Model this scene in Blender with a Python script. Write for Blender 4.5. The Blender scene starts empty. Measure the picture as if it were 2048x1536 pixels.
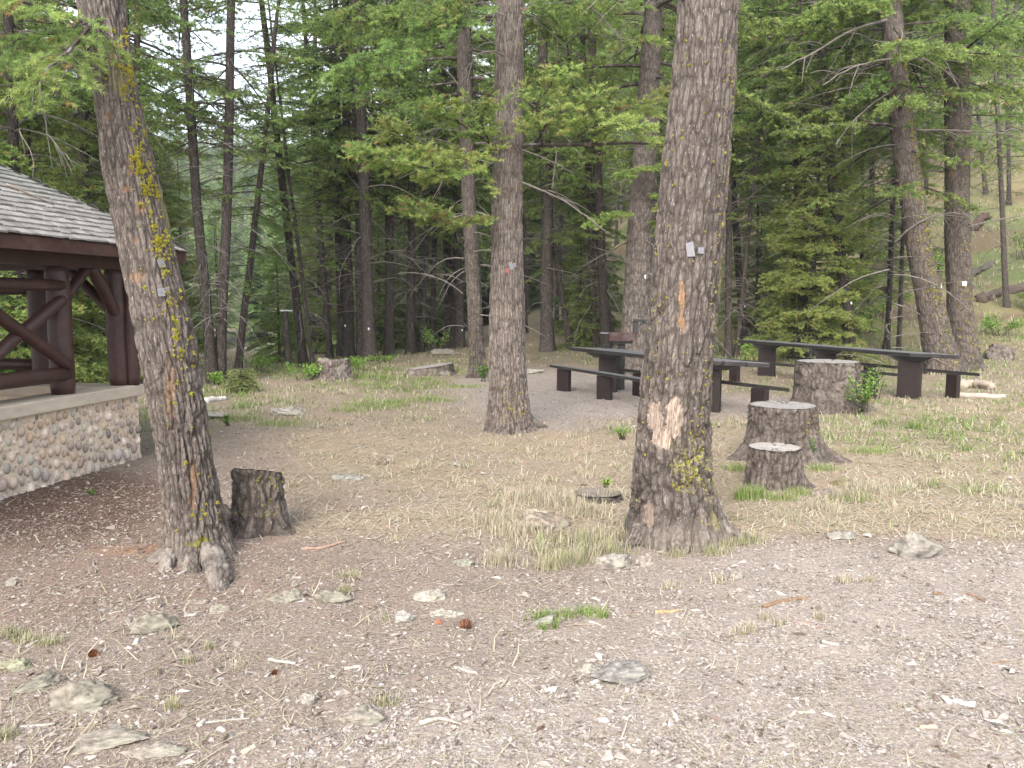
import bpy, math, random
import numpy as np
from mathutils import Vector, Matrix, Euler
R = math.radians
sc = bpy.context.scene
# ------------------------------------------------------------------ camera, sky, sun, exposure
FPX, CX, CY, HORIZ, EYE = 1560.0, 1024.0, 768.0, 603.0, 1.6
PITCH = math.atan((CY - HORIZ) / FPX)
cam_d = bpy.data.cameras.new("camera"); cam = bpy.data.objects.new("camera", cam_d)
sc.collection.objects.link(cam); sc.camera = cam
cam.location = (0, 0, EYE); cam.rotation_euler = (R(90) - PITCH, 0, 0)
cam_d.sensor_width = 36; cam_d.lens = 36 * FPX / 2048; cam_d.clip_end = 2000; cam_d.clip_start = 0.05
SUN_EL, SUN_AZ = 38, 198          # azimuth measured clockwise from +Y
w = bpy.data.worlds.new("World"); sc.world = w; w.use_nodes = True
nt = w.node_tree; bg = nt.nodes["Background"]
sky = nt.nodes.new("ShaderNodeTexSky"); sky.sky_type = 'NISHITA'; sky.sun_disc = False
sky.sun_elevation = R(SUN_EL); sky.sun_rotation = R(SUN_AZ); sky.dust_density = 5.0; sky.air_density = 1.0; sky.ozone_density = 1.0
# broken white overcast in front of the blue
_tc = nt.nodes.new("ShaderNodeTexCoord"); _cn = nt.nodes.new("ShaderNodeTexNoise"); _cn.inputs["Scale"].default_value = 2.6; _cn.inputs["Detail"].default_value = 6
_cm = nt.nodes.new("ShaderNodeMapping"); _cm.inputs["Scale"].default_value = (1, 1, 2.5); nt.links.new(_tc.outputs["Generated"], _cm.inputs[0]); nt.links.new(_cm.outputs[0], _cn.inputs[0])
_mr = nt.nodes.new("ShaderNodeMapRange"); _mr.inputs[1].default_value = .34; _mr.inputs[2].default_value = .56; _mr.inputs[3].default_value = .45; _mr.inputs[4].default_value = .97; nt.links.new(_cn.outputs["Fac"], _mr.inputs[0])
_mx = nt.nodes.new("ShaderNodeMix"); _mx.data_type = 'RGBA'; nt.links.new(_mr.outputs[0], _mx.inputs[0]); nt.links.new(sky.outputs[0], _mx.inputs[6]); _mx.inputs[7].default_value = (2.5, 2.6, 2.8, 1)
nt.links.new(_mx.outputs[2], bg.inputs[0]); bg.inputs[1].default_value = 0.15
sun_d = bpy.data.lights.new("sun", 'SUN'); sun_d.energy = 1.3; sun_d.angle = R(40); sun_d.color = (1.0, .965, .93)
sun = bpy.data.objects.new("sun", sun_d); sc.collection.objects.link(sun)
sun.rotation_euler = Vector((math.sin(R(SUN_AZ)) * math.cos(R(SUN_EL)), math.cos(R(SUN_AZ)) * math.cos(R(SUN_EL)), math.sin(R(SUN_EL)))).to_track_quat('Z', 'Y').to_euler()
sc.view_settings.view_transform = 'Standard'; sc.view_settings.look = 'None'
sc.view_settings.exposure = 2.42; sc.view_settings.gamma = 1.0
sc.cycles.max_bounces = 6; sc.cycles.diffuse_bounces = 4; sc.cycles.transmission_bounces = 4; sc.cycles.glossy_bounces = 2
sc.cycles.use_denoising = True; sc.cycles.denoiser = 'OPENIMAGEDENOISE'; sc.cycles.denoising_input_passes = 'RGB_ALBEDO_NORMAL'; sc.cycles.denoising_prefilter = 'ACCURATE'
sc.render.use_persistent_data = False
rng = np.random.default_rng(11)

# ------------------------------------------------------------------ numpy noise
def _h(ix, iy, iz, seed):
    a = (ix.astype(np.int64) * 374761393 + iy.astype(np.int64) * 668265263 + iz.astype(np.int64) * 2147483647 + seed * 1274126177) & 0xffffffff
    a = ((a ^ (a >> 13)) * 1274126177) & 0xffffffff
    a = ((a ^ (a >> 16)) * 2246822519) & 0xffffffff
    a = a ^ (a >> 15)
    return (a & 0xffffff) / float(0x1000000)
def vn(x, y, z=0.0, seed=0):
    x = np.asarray(x, float); y = np.asarray(y, float); z = np.broadcast_to(np.asarray(z, float), x.shape)
    ix, iy, iz = np.floor(x), np.floor(y), np.floor(z)
    fx, fy, fz = x - ix, y - iy, z - iz
    fx = fx * fx * (3 - 2 * fx); fy = fy * fy * (3 - 2 * fy); fz = fz * fz * (3 - 2 * fz)
    o = 0
    for a in (0, 1):
        for b in (0, 1):
            for c in (0, 1):
                o = o + _h(ix + a, iy + b, iz + c, seed) * (fx if a else 1 - fx) * (fy if b else 1 - fy) * (fz if c else 1 - fz)
    return o * 2 - 1
def fbm(x, y, z=0.0, octv=4, seed=0, gain=.5):
    o = 0; amp = 1; f = 1; s = 0
    for k in range(octv):
        o = o + amp * vn(np.asarray(x) * f, np.asarray(y) * f, np.asarray(z) * f, seed + k * 17); s += amp; amp *= gain; f *= 2.03
    return o / s
def worley(u, v, seed=0, per=None):
    iu, iv = np.floor(u), np.floor(v)
    f1 = np.full(u.shape, 9.0); f2 = np.full(u.shape, 9.0); cid = np.zeros(u.shape)
    for a in (-1, 0, 1):
        for b in (-1, 0, 1):
            cu, cv = iu + a, iv + b
            cw = np.mod(cu, per) if per else cu
            px = cu + .15 + .7 * _h(cw, cv, cw * 0, seed); py = cv + .1 + .8 * _h(cw, cv, cw * 0 + 1, seed)
            d = np.hypot(px - u, py - v); hid = _h(cw, cv, cw * 0 + 2, seed)
            n = d < f1
            f2 = np.where(n, f1, np.minimum(f2, d)); cid = np.where(n, hid, cid); f1 = np.where(n, d, f1)
    return f1, f2, cid
def ss(a, b, x):
    t = np.clip((x - a) / (b - a), 0, 1); return t * t * (3 - 2 * t)
def nrm(v): return v / np.maximum(np.linalg.norm(v, axis=-1, keepdims=True), 1e-9)
def lerp(a, b, t): return a + (b - a) * t
def C3(*c): return np.stack(np.broadcast_arrays(*[np.asarray(q, float) for q in c]), -1)

# ------------------------------------------------------------------ terrain
def gz(x, y):
    x = np.asarray(x, float); y = np.asarray(y, float)
    t = np.maximum(y - 19, 0)
    a = np.clip(.03 + .0135 * x, -.085, .42)
    z = a * t * t / (t + 6)
    # valley beyond the crest on the left, then the far hillside
    far = np.maximum(y - 105, 0)
    side = ss(30, -25, x)
    z = z * (1 - ss(70, 130, y) * side) + side * ss(70, 130, y) * -6 + side * (far ** 1.10) * .17
    z = z + (1 - side) * far * .25
    z = z + .035 * fbm(x * .45, y * .45, seed=3) * ss(1.5, 6, y) + .014 * fbm(x * 1.9, y * 1.9, seed=5)
    z = z + ss(20, 60, y) * 1.1 * fbm(x * .07, y * .07, seed=9)
    z = z + .45 * np.exp(-((x - 4.6) ** 2 / 9 + (y - 27) ** 2 / 10)) + .35 * np.exp(-((x - 2.3) ** 2 / 5 + (y - 30) ** 2 / 8))
    return z
def ray(px, py):
    a, b = (px - CX) / FPX, (CY - py) / FPX
    return np.array([a, math.cos(PITCH) + b * math.sin(PITCH), -math.sin(PITCH) + b * math.cos(PITCH)])
def atY(px, py, Y):
    d = ray(px, py); return np.array([0, 0, EYE]) + d * (Y / d[1])
def atZ(px, py, z):
    d = ray(px, py); return np.array([0, 0, EYE]) + d * ((z - EYE) / d[2])
def gnd(px, py):
    d = ray(px, py); t = 1.5
    while t < 400:
        p = np.array([0, 0, EYE]) + d * t
        if p[2] <= float(gz(p[0], p[1])): break
        t += .02 if t < 12 else .06
    return np.array([p[0], p[1], float(gz(p[0], p[1]))])
def to_px(P):
    q = P - np.array([0, 0, EYE]); c, s = math.cos(PITCH), math.sin(PITCH)
    dep = q[..., 1] * c - q[..., 2] * s; up = q[..., 1] * s + q[..., 2] * c
    return CX + FPX * q[..., 0] / dep, CY - FPX * up / dep

# ------------------------------------------------------------------ materials
def mat(name, base=(.5, .5, .5), rough=.8, col=None, nscale=(30, 30, 30), namt=.3, bump=.3, bdist=.01, spec=.3, n2=None, trans=0, ramp=None, objrand=0, world=False, bscale=None, rrange=None):
    m = bpy.data.materials.new(name); m.use_nodes = True; t = m.node_tree; N = t.nodes; L = t.links
    b = N["Principled BSDF"]; b.inputs["Roughness"].default_value = rough; b.inputs["Specular IOR Level"].default_value = spec
    if col == 'Col':
        a = N.new("ShaderNodeAttribute"); a.attribute_name = "Col"; src = a.outputs["Color"]
    elif col == 'tint':
        a = N.new("ShaderNodeAttribute"); a.attribute_name = "tint"
        cr = N.new("ShaderNodeValToRGB"); els = cr.color_ramp.elements
        for i, (p, c) in enumerate(ramp):
            e = els[i] if i < 2 else els.new(p)
            e.position = p; e.color = (*c, 1)
        L.new(a.outputs["Fac"], cr.inputs[0]); src = cr.outputs[0]
    else:
        v = N.new("ShaderNodeRGB"); v.outputs[0].default_value = (*base, 1); src = v.outputs[0]
    if world:
        g = N.new("ShaderNodeNewGeometry"); vec = g.outputs["Position"]
    else:
        g = N.new("ShaderNodeTexCoord"); vec = g.outputs["Object"]
    def noise(scale, detail=5, rough=.6):
        mp = N.new("ShaderNodeMapping"); mp.inputs["Scale"].default_value = scale; L.new(vec, mp.inputs[0])
        n = N.new("ShaderNodeTexNoise"); n.inputs["Scale"].default_value = 1; n.inputs["Detail"].default_value = detail; n.inputs["Roughness"].default_value = rough
        L.new(mp.outputs[0], n.inputs[0]); return n.outputs["Fac"]
    if namt:
        f = noise(nscale)
        mr = N.new("ShaderNodeMapRange"); mr.inputs[1].default_value = .25; mr.inputs[2].default_value = .75
        mr.inputs[3].default_value = 1 - namt; mr.inputs[4].default_value = 1 + namt; L.new(f, mr.inputs[0])
        mx = N.new("ShaderNodeVectorMath"); mx.operation = 'SCALE'; L.new(src, mx.inputs[0]); L.new(mr.outputs[0], mx.inputs["Scale"]); src = mx.outputs[0]
    if n2:   # (scale, threshold lo, hi, colour, strength) spots of another colour
        f = noise(n2[0], 3, .5)
        mr = N.new("ShaderNodeMapRange"); mr.inputs[1].default_value = n2[1]; mr.inputs[2].default_value = n2[2]; mr.inputs[4].default_value = n2[4]; L.new(f, mr.inputs[0])
        mi = N.new("ShaderNodeMix"); mi.data_type = 'RGBA'; L.new(mr.outputs[0], mi.inputs[0]); L.new(src, mi.inputs[6]); mi.inputs[7].default_value = (*n2[3], 1); src = mi.outputs[2]
    if objrand:
        oi = N.new("ShaderNodeObjectInfo"); hs = N.new("ShaderNodeHueSaturation")
        mr = N.new("ShaderNodeMapRange"); mr.inputs[3].default_value = 1 - objrand; mr.inputs[4].default_value = 1 + objrand; L.new(oi.outputs["Random"], mr.inputs[0])
        mr2 = N.new("ShaderNodeMapRange"); mr2.inputs[3].default_value = .485; mr2.inputs[4].default_value = .515
        wn = N.new("ShaderNodeTexWhiteNoise"); wn.noise_dimensions = '1D'; L.new(oi.outputs["Random"], wn.inputs["W"]); L.new(wn.outputs[0], mr2.inputs[0])
        L.new(mr.outputs[0], hs.inputs["Value"]); L.new(mr2.outputs[0], hs.inputs["Hue"]); L.new(src, hs.inputs["Color"]); src = hs.outputs[0]
    L.new(src, b.inputs["Base Color"])
    if bump:
        f = noise(bscale or nscale, 6, .65); bp = N.new("ShaderNodeBump"); bp.inputs["Strength"].default_value = bump; bp.inputs["Distance"].default_value = bdist
        L.new(f, bp.inputs["Height"]); L.new(bp.outputs[0], b.inputs["Normal"])
    if trans:
        tr = N.new("ShaderNodeBsdfTranslucent"); L.new(src, tr.inputs[0]); ms = N.new("ShaderNodeMixShader"); ms.inputs[0].default_value = trans
        L.new(b.outputs[0], ms.inputs[1]); L.new(tr.outputs[0], ms.inputs[2]); L.new(ms.outputs[0], N["Material Output"].inputs[0])
    return m
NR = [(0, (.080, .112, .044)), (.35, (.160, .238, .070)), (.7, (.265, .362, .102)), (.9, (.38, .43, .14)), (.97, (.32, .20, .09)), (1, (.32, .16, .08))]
M = dict(
    ground=mat('ground_soil', col='Col', nscale=(60, 60, 60), namt=.5, bump=.9, bdist=.02, world=True, bscale=(45, 45, 45), rough=.95, spec=.1, n2=((130, 130, 130), .56, .66, (.34, .31, .28), .7)),
    heroBark=mat('bark_furrowed', col='Col', nscale=(110, 110, 28), namt=.42, bump=.8, bdist=.006, rough=.9, spec=.15, bscale=(140, 140, 60), world=True, n2=((130, 130, 30), .63, .70, (.40, .37, .34), .5)),
    bark=mat('bark_dark', (.056, .047, .043), nscale=(34, 34, 7), namt=.65, bump=1.0, bdist=.03, rough=.95, spec=.1, world=True, objrand=.3, n2=((40, 40, 22), .62, .68, (.24, .23, .20), .6), bscale=(28, 28, 6)),
    branch=mat('branch_bark', (.060, .050, .043), nscale=(20, 20, 20), namt=.4, bump=0, rough=.95, spec=.1, n2=((9, 9, 9), .55, .62, (.22, .21, .19), .5)),
    dead=mat('dead_branch_bark', (.15, .135, .122), nscale=(12, 12, 12), namt=.45, bump=0, rough=.95, spec=.1),
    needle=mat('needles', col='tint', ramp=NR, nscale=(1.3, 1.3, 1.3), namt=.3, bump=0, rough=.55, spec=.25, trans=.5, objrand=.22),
    leaf=mat('leaves', col='tint', ramp=[(0, (.05, .12, .02)), (.5, (.12, .24, .04)), (.85, (.26, .38, .07)), (.95, (.24, .12, .06)), (1, (.24, .10, .05))], nscale=(5, 5, 5), namt=.25, bump=0, rough=.5, trans=.3),
    grass=mat('grass_blades', col='tint', ramp=[(0, (.075, .14, .026)), (.3, (.155, .235, .055)), (.5, (.25, .27, .12)), (.65, (.32, .285, .195)), (1, (.44, .395, .31))], nscale=(3, 3, 3), namt=.15, bump=0, rough=.6, trans=.25),
    chip=mat('chips_of_wood_and_stone', col='tint', ramp=[(0, (.08, .052, .042)), (.3, (.155, .122, .104)), (.55, (.24, .212, .192)), (.85, (.30, .278, .258)), (1, (.36, .34, .32))], nscale=(50, 50, 50), namt=.3, bump=.3, bdist=.003, rough=.9, spec=.1),
    wood=mat('weathered_wood', col='Col', nscale=(60, 60, 60), namt=.3, bump=.5, bdist=.004, rough=.9, spec=.15, world=True),
    rock=mat('rock_lichen', col='Col', nscale=(22, 22, 22), namt=.35, bump=.8, bdist=.012, rough=.92, spec=.15, n2=((14, 14, 14), .55, .62, (.20, .20, .155), .4)),
    lichen=mat('wolf_lichen', col='tint', ramp=[(0, (.26, .235, .02)), (1, (.50, .46, .06))], nscale=(60, 60, 60), namt=.2, bump=0, rough=.9, trans=.15),
    brown=mat('brown_stained_log', (.050, .0235, .020), nscale=(9, 9, 9), namt=.4, bump=.25, bdist=.006, rough=.45, spec=.4, n2=((5, 5, 5), .6, .8, (.10, .062, .05), .5)),
    table=mat('table_dark_stain', (.026, .024, .025), nscale=(6, 6, 6), namt=.45, bump=.2, bdist=.004, rough=.30, spec=.6, n2=((3, 3, 3), .5, .75, (.045, .04, .04), .7)),
    tabletop=mat('weathered_top_painted_sheen', (.125, .125, .130), nscale=(9, 9, 9), namt=.35, bump=.3, bdist=.004, rough=.5, spec=.5, n2=((4, 4, 4), .5, .75, (.07, .062, .06), .6)),  # weathered grey, with the pale sky sheen painted into its colour
    tableleg=mat('table_leg_brown', (.017, .0105, .0105), nscale=(8, 8, 8), namt=.4, bump=.2, bdist=.004, rough=.5, spec=.4),
    steel=mat('black_steel', (.022, .023, .025), nscale=(20, 20, 20), namt=.3, bump=.1, rough=.45, spec=.5),
    rust=mat('rusty_firebox', (.06, .03, .026), nscale=(14, 14, 14), namt=.4, bump=.2, rough=.7, spec=.3, n2=((7, 7, 7), .5, .65, (.09, .075, .075), .7)),
    tin=mat('grey_metal_plate', (.15, .15, .165), nscale=(60, 60, 60), namt=.25, bump=.2, bdist=.002, rough=.45, spec=.5),
    redtin=mat('red_brown_plate', (.20, .07, .06), nscale=(60, 60, 60), namt=.25, bump=.2, rough=.6),
    white=mat('white_tag', (.75, .75, .75), nscale=(60, 60, 60), namt=.05, bump=0, rough=.6),
    mortar=mat('mortar', (.56, .47, .36), nscale=(26, 26, 26), namt=.22, bump=.6, bdist=.008, rough=.95, spec=.1),
    cobble=mat('river_cobble', col='Col', nscale=(30, 30, 30), namt=.2, bump=.25, bdist=.004, rough=.75, spec=.25),
    concrete=mat('concrete_cap', (.46, .395, .32), nscale=(5, 5, 14), namt=.16, bump=.25, bdist=.004, rough=.9, spec=.15, n2=((2.5, 2.5, 9), .62, .8, (.24, .21, .18), .55)),
    shingle=mat('cedar_shingle', col='Col', nscale=(40, 40, 40), namt=.25, bump=.5, bdist=.004, rough=.85, spec=.15),
)

# ------------------------------------------------------------------ mesh helpers
COL = sc.collection
def mk(name, V, F, m, parent=None, smooth=True, col=None, tint=None, mi=None, link=True, loc=None):
    V = np.asarray(V, np.float32).reshape(-1, 3)
    Fs = F if isinstance(F, (list, tuple)) else [F]
    Fs = [np.asarray(f, np.int32) for f in Fs if len(f)]
    me = bpy.data.meshes.new(name)
    idx = np.concatenate([f.ravel() for f in Fs]); tot = np.concatenate([np.full(len(f), f.shape[1], np.int32) for f in Fs])
    me.vertices.add(len(V)); me.vertices.foreach_set("co", V.ravel())
    me.loops.add(len(idx)); me.loops.foreach_set("vertex_index", idx)
    me.polygons.add(len(tot)); me.polygons.foreach_set("loop_start", np.concatenate([[0], np.cumsum(tot)[:-1]]).astype(np.int32)); me.polygons.foreach_set("loop_total", tot)
    me.polygons.foreach_set("use_smooth", np.full(len(tot), smooth))
    for x in (m if isinstance(m, (list, tuple)) else [m]): me.materials.append(x)
    if mi is not None: me.polygons.foreach_set("material_index", np.asarray(mi, np.int32))
    if col is not None:
        col = np.clip(np.asarray(col, np.float32).reshape(-1, 3), 0, 1)
        a = me.attributes.new("Col", 'FLOAT_COLOR', 'POINT'); a.data.foreach_set("color", np.concatenate([col, np.ones((len(col), 1), np.float32)], 1).ravel())
    if tint is not None:
        a = me.attributes.new("tint", 'FLOAT', 'FACE'); a.data.foreach_set("value", np.asarray(tint, np.float32))
    me.update(calc_edges=True)
    o = bpy.data.objects.new(name, me)
    if link: COL.objects.link(o)
    if parent is not None: o.parent = parent
    if loc is not None: o.location = loc
    return o
def thing(name, label, cat, loc=(0, 0, 0), group=None):
    o = bpy.data.objects.new(name, None); COL.objects.link(o); o.location = loc; o.empty_display_size = .1
    o['label'] = label; o['category'] = cat
    if group: o['group'] = group
    return o
def tag(o, label, cat, group=None):
    o['label'] = label; o['category'] = cat
    if group: o['group'] = group
    return o
def struct(o, kind='structure'): o['kind'] = kind; return o
class G:      # collects pieces into one mesh
    def __init__(s): s.V = []; s.F = {}; s.n = 0; s.c = []
    def add(s, V, F, c=None):
        V = np.asarray(V, float).reshape(-1, 3); s.V.append(V); F = np.asarray(F, int) + s.n
        s.F.setdefault(F.shape[1], []).append(F); s.n += len(V)
        s.c.append(np.broadcast_to(C3(*(c if c is not None else (.5, .5, .5))) if np.ndim(c) < 2 else c, (len(V), 3)))
    def build(s, name, m, parent=None, smooth=False, origin=None, **k):
        V = np.concatenate(s.V)
        if origin is not None: V = V - np.asarray(origin)
        return mk(name, V, [np.concatenate(f) for f in s.F.values()], m, parent, smooth, col=np.concatenate(s.c), **k)
def sweep(P, Rr, nu, off=None, capped=False):
    P = np.asarray(P, float); Rr = np.asarray(Rr, float); n = len(P)
    T = nrm(np.gradient(P, axis=0)); ref = C3(1, 0, 0) if abs(T[:, 0]).mean() < .8 else C3(0, 0, 1)
    U = nrm(ref - T * (T @ ref)[:, None]); W = np.cross(T, U)
    th = np.arange(nu) / nu * 2 * np.pi
    D = np.cos(th)[None, :, None] * U[:, None] + np.sin(th)[None, :, None] * W[:, None]
    rad = Rr[:, None] if off is None else Rr[:, None] + off
    V = P[:, None] + D * rad[..., None]
    i = np.arange(n - 1)[:, None] * nu; j = np.arange(nu)[None]; j2 = (j + 1) % nu
    F = np.stack([i + j, i + j2, i + nu + j2, i + nu + j], -1).reshape(-1, 4)
    V = V.reshape(-1, 3)
    if capped:
        V = np.concatenate([V, P[:1], P[-1:]]); a = np.arange(nu); b = (a + 1) % nu
        T3 = np.concatenate([np.stack([b, a, np.full(nu, n * nu)], 1), np.stack([(n - 1) * nu + a, (n - 1) * nu + b, np.full(nu, n * nu + 1)], 1)])
        return V, F, T3
    return V, F
def tubes(P, Rr, nu):   # P (N,m,3), Rr (N,m)
    N, m_, _ = P.shape
    T = nrm(np.gradient(P, axis=1)); ref = np.zeros_like(T); ref[..., 2] = 1; vert = np.abs(T[..., 2]) > .9; ref[vert] = (1, 0, 0)
    U = nrm(np.cross(T, ref)); W = np.cross(T, U); th = np.arange(nu) / nu * 2 * np.pi
    V = P[:, :, None] + (np.cos(th)[:, None] * U[:, :, None] + np.sin(th)[:, None] * W[:, :, None]) * Rr[:, :, None, None]
    b = (np.arange(N)[:, None, None] * m_ + np.arange(m_ - 1)[None, :, None]) * nu; j = np.arange(nu)[None, None]; j2 = (j + 1) % nu
    F = np.stack([b + j, b + j2, b + nu + j2, b + nu + j], -1).reshape(-1, 4)
    return V.reshape(-1, 3), F
def box(c, sx, sy, sz, rz=0, bev=.0):
    x, y, z = sx / 2, sy / 2, sz / 2; v = np.array([[a, b, d] for d in (-z, z) for b in (-y, y) for a in (-x, x)], float)
    ca, sa = math.cos(rz), math.sin(rz); v = np.stack([v[:, 0] * ca - v[:, 1] * sa, v[:, 0] * sa + v[:, 1] * ca, v[:, 2]], 1) + np.asarray(c, float)
    return v, np.array([[0, 2, 3, 1], [4, 5, 7, 6], [0, 1, 5, 4], [2, 6, 7, 3], [0, 4, 6, 2], [1, 3, 7, 5]])
def bevel(o, wd=.006, seg=2):
    b = o.modifiers.new("bevel", 'BEVEL'); b.width = wd; b.segments = seg; b.limit_method = 'ANGLE'; b.angle_limit = R(40); return o
def inpoly(x, y, poly):
    r = np.zeros(x.shape, bool); n = len(poly)
    for i in range(n):
        (x0, y0), (x1, y1) = poly[i], poly[(i + 1) % n]
        c = ((y0 > y) != (y1 > y)) & (x < (x1 - x0) * (y - y0) / ((y1 - y0) or 1e-9) + x0); r ^= c
    return r

# ------------------------------------------------------------------ ground sheet
def zones(x, y):
    px = CX + FPX * x / np.maximum(y, .5); py = HORIZ + FPX * EYE / np.maximum(y, .5)
    n = fbm(x * .8, y * .8, seed=21); n2 = fbm(x * 2.7, y * 2.7, seed=31)
    g = ss(1700, 2050, .52 * px + py + 170 * n + 60 * n2) * ss(1085, 1150, py + 35 * n)
    path = ss(1.25, .6, np.hypot((px - 1120) / 250, (py - 795) / 62) + .35 * n) * ss(840, 900, px + 40 * n) + .8 * ss(1.2, .6, np.hypot((px - 1500) / 160, (py - 812) / 26) + .3 * n)
    g = np.clip(g + path, 0, 1)
    dry = ss(820, 870, py + 25 * n) * ss(1130, 1040, py + 50 * n) * ss(430, 640, px + 80 * n) * (1 - g)
    dry = dry * np.clip(.72 + .8 * n, .15, 1) + ss(1250, 1400, px) * ss(780, 820, py) * ss(1140, 1060, py + 20 * n) * .6 * (1 - g)
    meadow = ss(880, 800, py + 30 * n) * (1 - g)
    v = .55 * meadow * np.clip(.5 + 1.1 * n2, 0, 1)
    for cx, cy, rx, ry, s in ((1850, 868, 330, 42, 1), (1980, 920, 180, 30, .8), (1960, 985, 200, 18, .7), (820, 770, 160, 16, .9), (760, 810, 60, 9, .9), (330, 850, 110, 60, .8), (430, 800, 120, 40, .6), (700, 745, 300, 18, .8), (1245, 862, 40, 12, .7), (1115, 1095, 120, 38, .5)):
        v = v + s * ss(1.25, .4, np.hypot((px - cx) / rx, (py - cy) / ry) + .5 * n2) * np.clip(.6 + n2, .1, 1)
    v = np.clip(v, 0, 1) * (1 - .8 * g)
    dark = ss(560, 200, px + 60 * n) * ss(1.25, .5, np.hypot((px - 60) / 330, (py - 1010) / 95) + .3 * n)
    duff = ss(1.2, .4, np.hypot((px - 330) / 560, (py - 1130) / 190) + .5 * n)
    return g, np.clip(dry, 0, 1), v, np.clip(dark, 0, 1), duff, n, n2, px, py, np.clip(meadow, 0, 1)
def axis(a, b, d0, grow, lim):
    o = [0.0]; d = d0
    while o[-1] < b: o.append(o[-1] + d); d = min(d * grow, lim)
    q = [0.0]; d = d0
    while q[-1] > a: q.append(q[-1] - d); d = min(d * grow, lim)
    return np.array(sorted(set(q + o)))
ax = axis(-260, 300, .03, 1.011, 6.0); ay = 1.2 + axis(-8, 360, .022, 1.0085, 4.5)
X, Y = np.meshgrid(ax, ay); Z = gz(X, Y)
def mounds(x, y): return 0
near = ss(9, 4, Y) * ss(6, 4, abs(X))
Z = Z + near * (.006 * fbm(X * 9, Y * 9, seed=44) + .004 * np.abs(vn(X * 22, Y * 22, seed=45)))
g, dry, v, dark, duff, n, n2, PX, PY, mead = zones(X, Y)
soil = C3(.30, .245, .215)
c = np.broadcast_to(soil, X.shape + (3,)).copy()
def mixc(c, col, f): return c + (C3(*col) - c) * f[..., None]
c = mixc(c, (.27, .195, .17), duff * .9)
c = mixc(c, (.40, .35, .32), g)
c = mixc(c, (.43, .34, .235), np.clip(dry + .45 * mead, 0, 1) * .9)
c = mixc(c, (.17, .19, .07), v * .85)
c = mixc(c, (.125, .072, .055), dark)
hillm = ss(17, 24, Y) * ss(1.5, 7, X)
hc = mixc(np.broadcast_to(C3(.27, .24, .125), c.shape).copy(), (.13, .17, .055), ss(-.35, .35, fbm(X * .35, Y * .35, seed=61)))
hc = mixc(hc, (.165, .105, .072), ss(.15, .4, fbm(X * .22, Y * .5, seed=62)) * .8)
c = c * (1 - hillm[..., None]) + hc * hillm[..., None]
farm = ss(30, 60, Y) * (1 - hillm); c = mixc(c, (.10, .13, .045), farm * .85)
c = mixc(c, (.36, .31, .26), ss(95, 120, Y) * ss(-20, -40, X) * ss(.1, .35, fbm(X * .05, Y * .05, seed=63)) * .9)
rust = ss(1.2, .3, np.hypot((PX - 235) / 110, (PY - 1110) / 12) + .4 * n2); c = mixc(c, (.40, .20, .10), rust * .45)
c = c * (1 + .16 * fbm(X * 5, Y * 5, seed=70)[..., None])
nx = len(ax); i = np.arange(len(ay) - 1)[:, None] * nx; j = np.arange(nx - 1)[None]
Fg = np.stack([i + j, i + j + 1, i + nx + j + 1, i + nx + j], -1).reshape(-1, 4)
ground = struct(mk('ground', np.stack([X, Y, Z], -1).reshape(-1, 3), Fg, M['ground'], col=(c * C3(1.0, .97, .92) * .62).reshape(-1, 3)))

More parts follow.
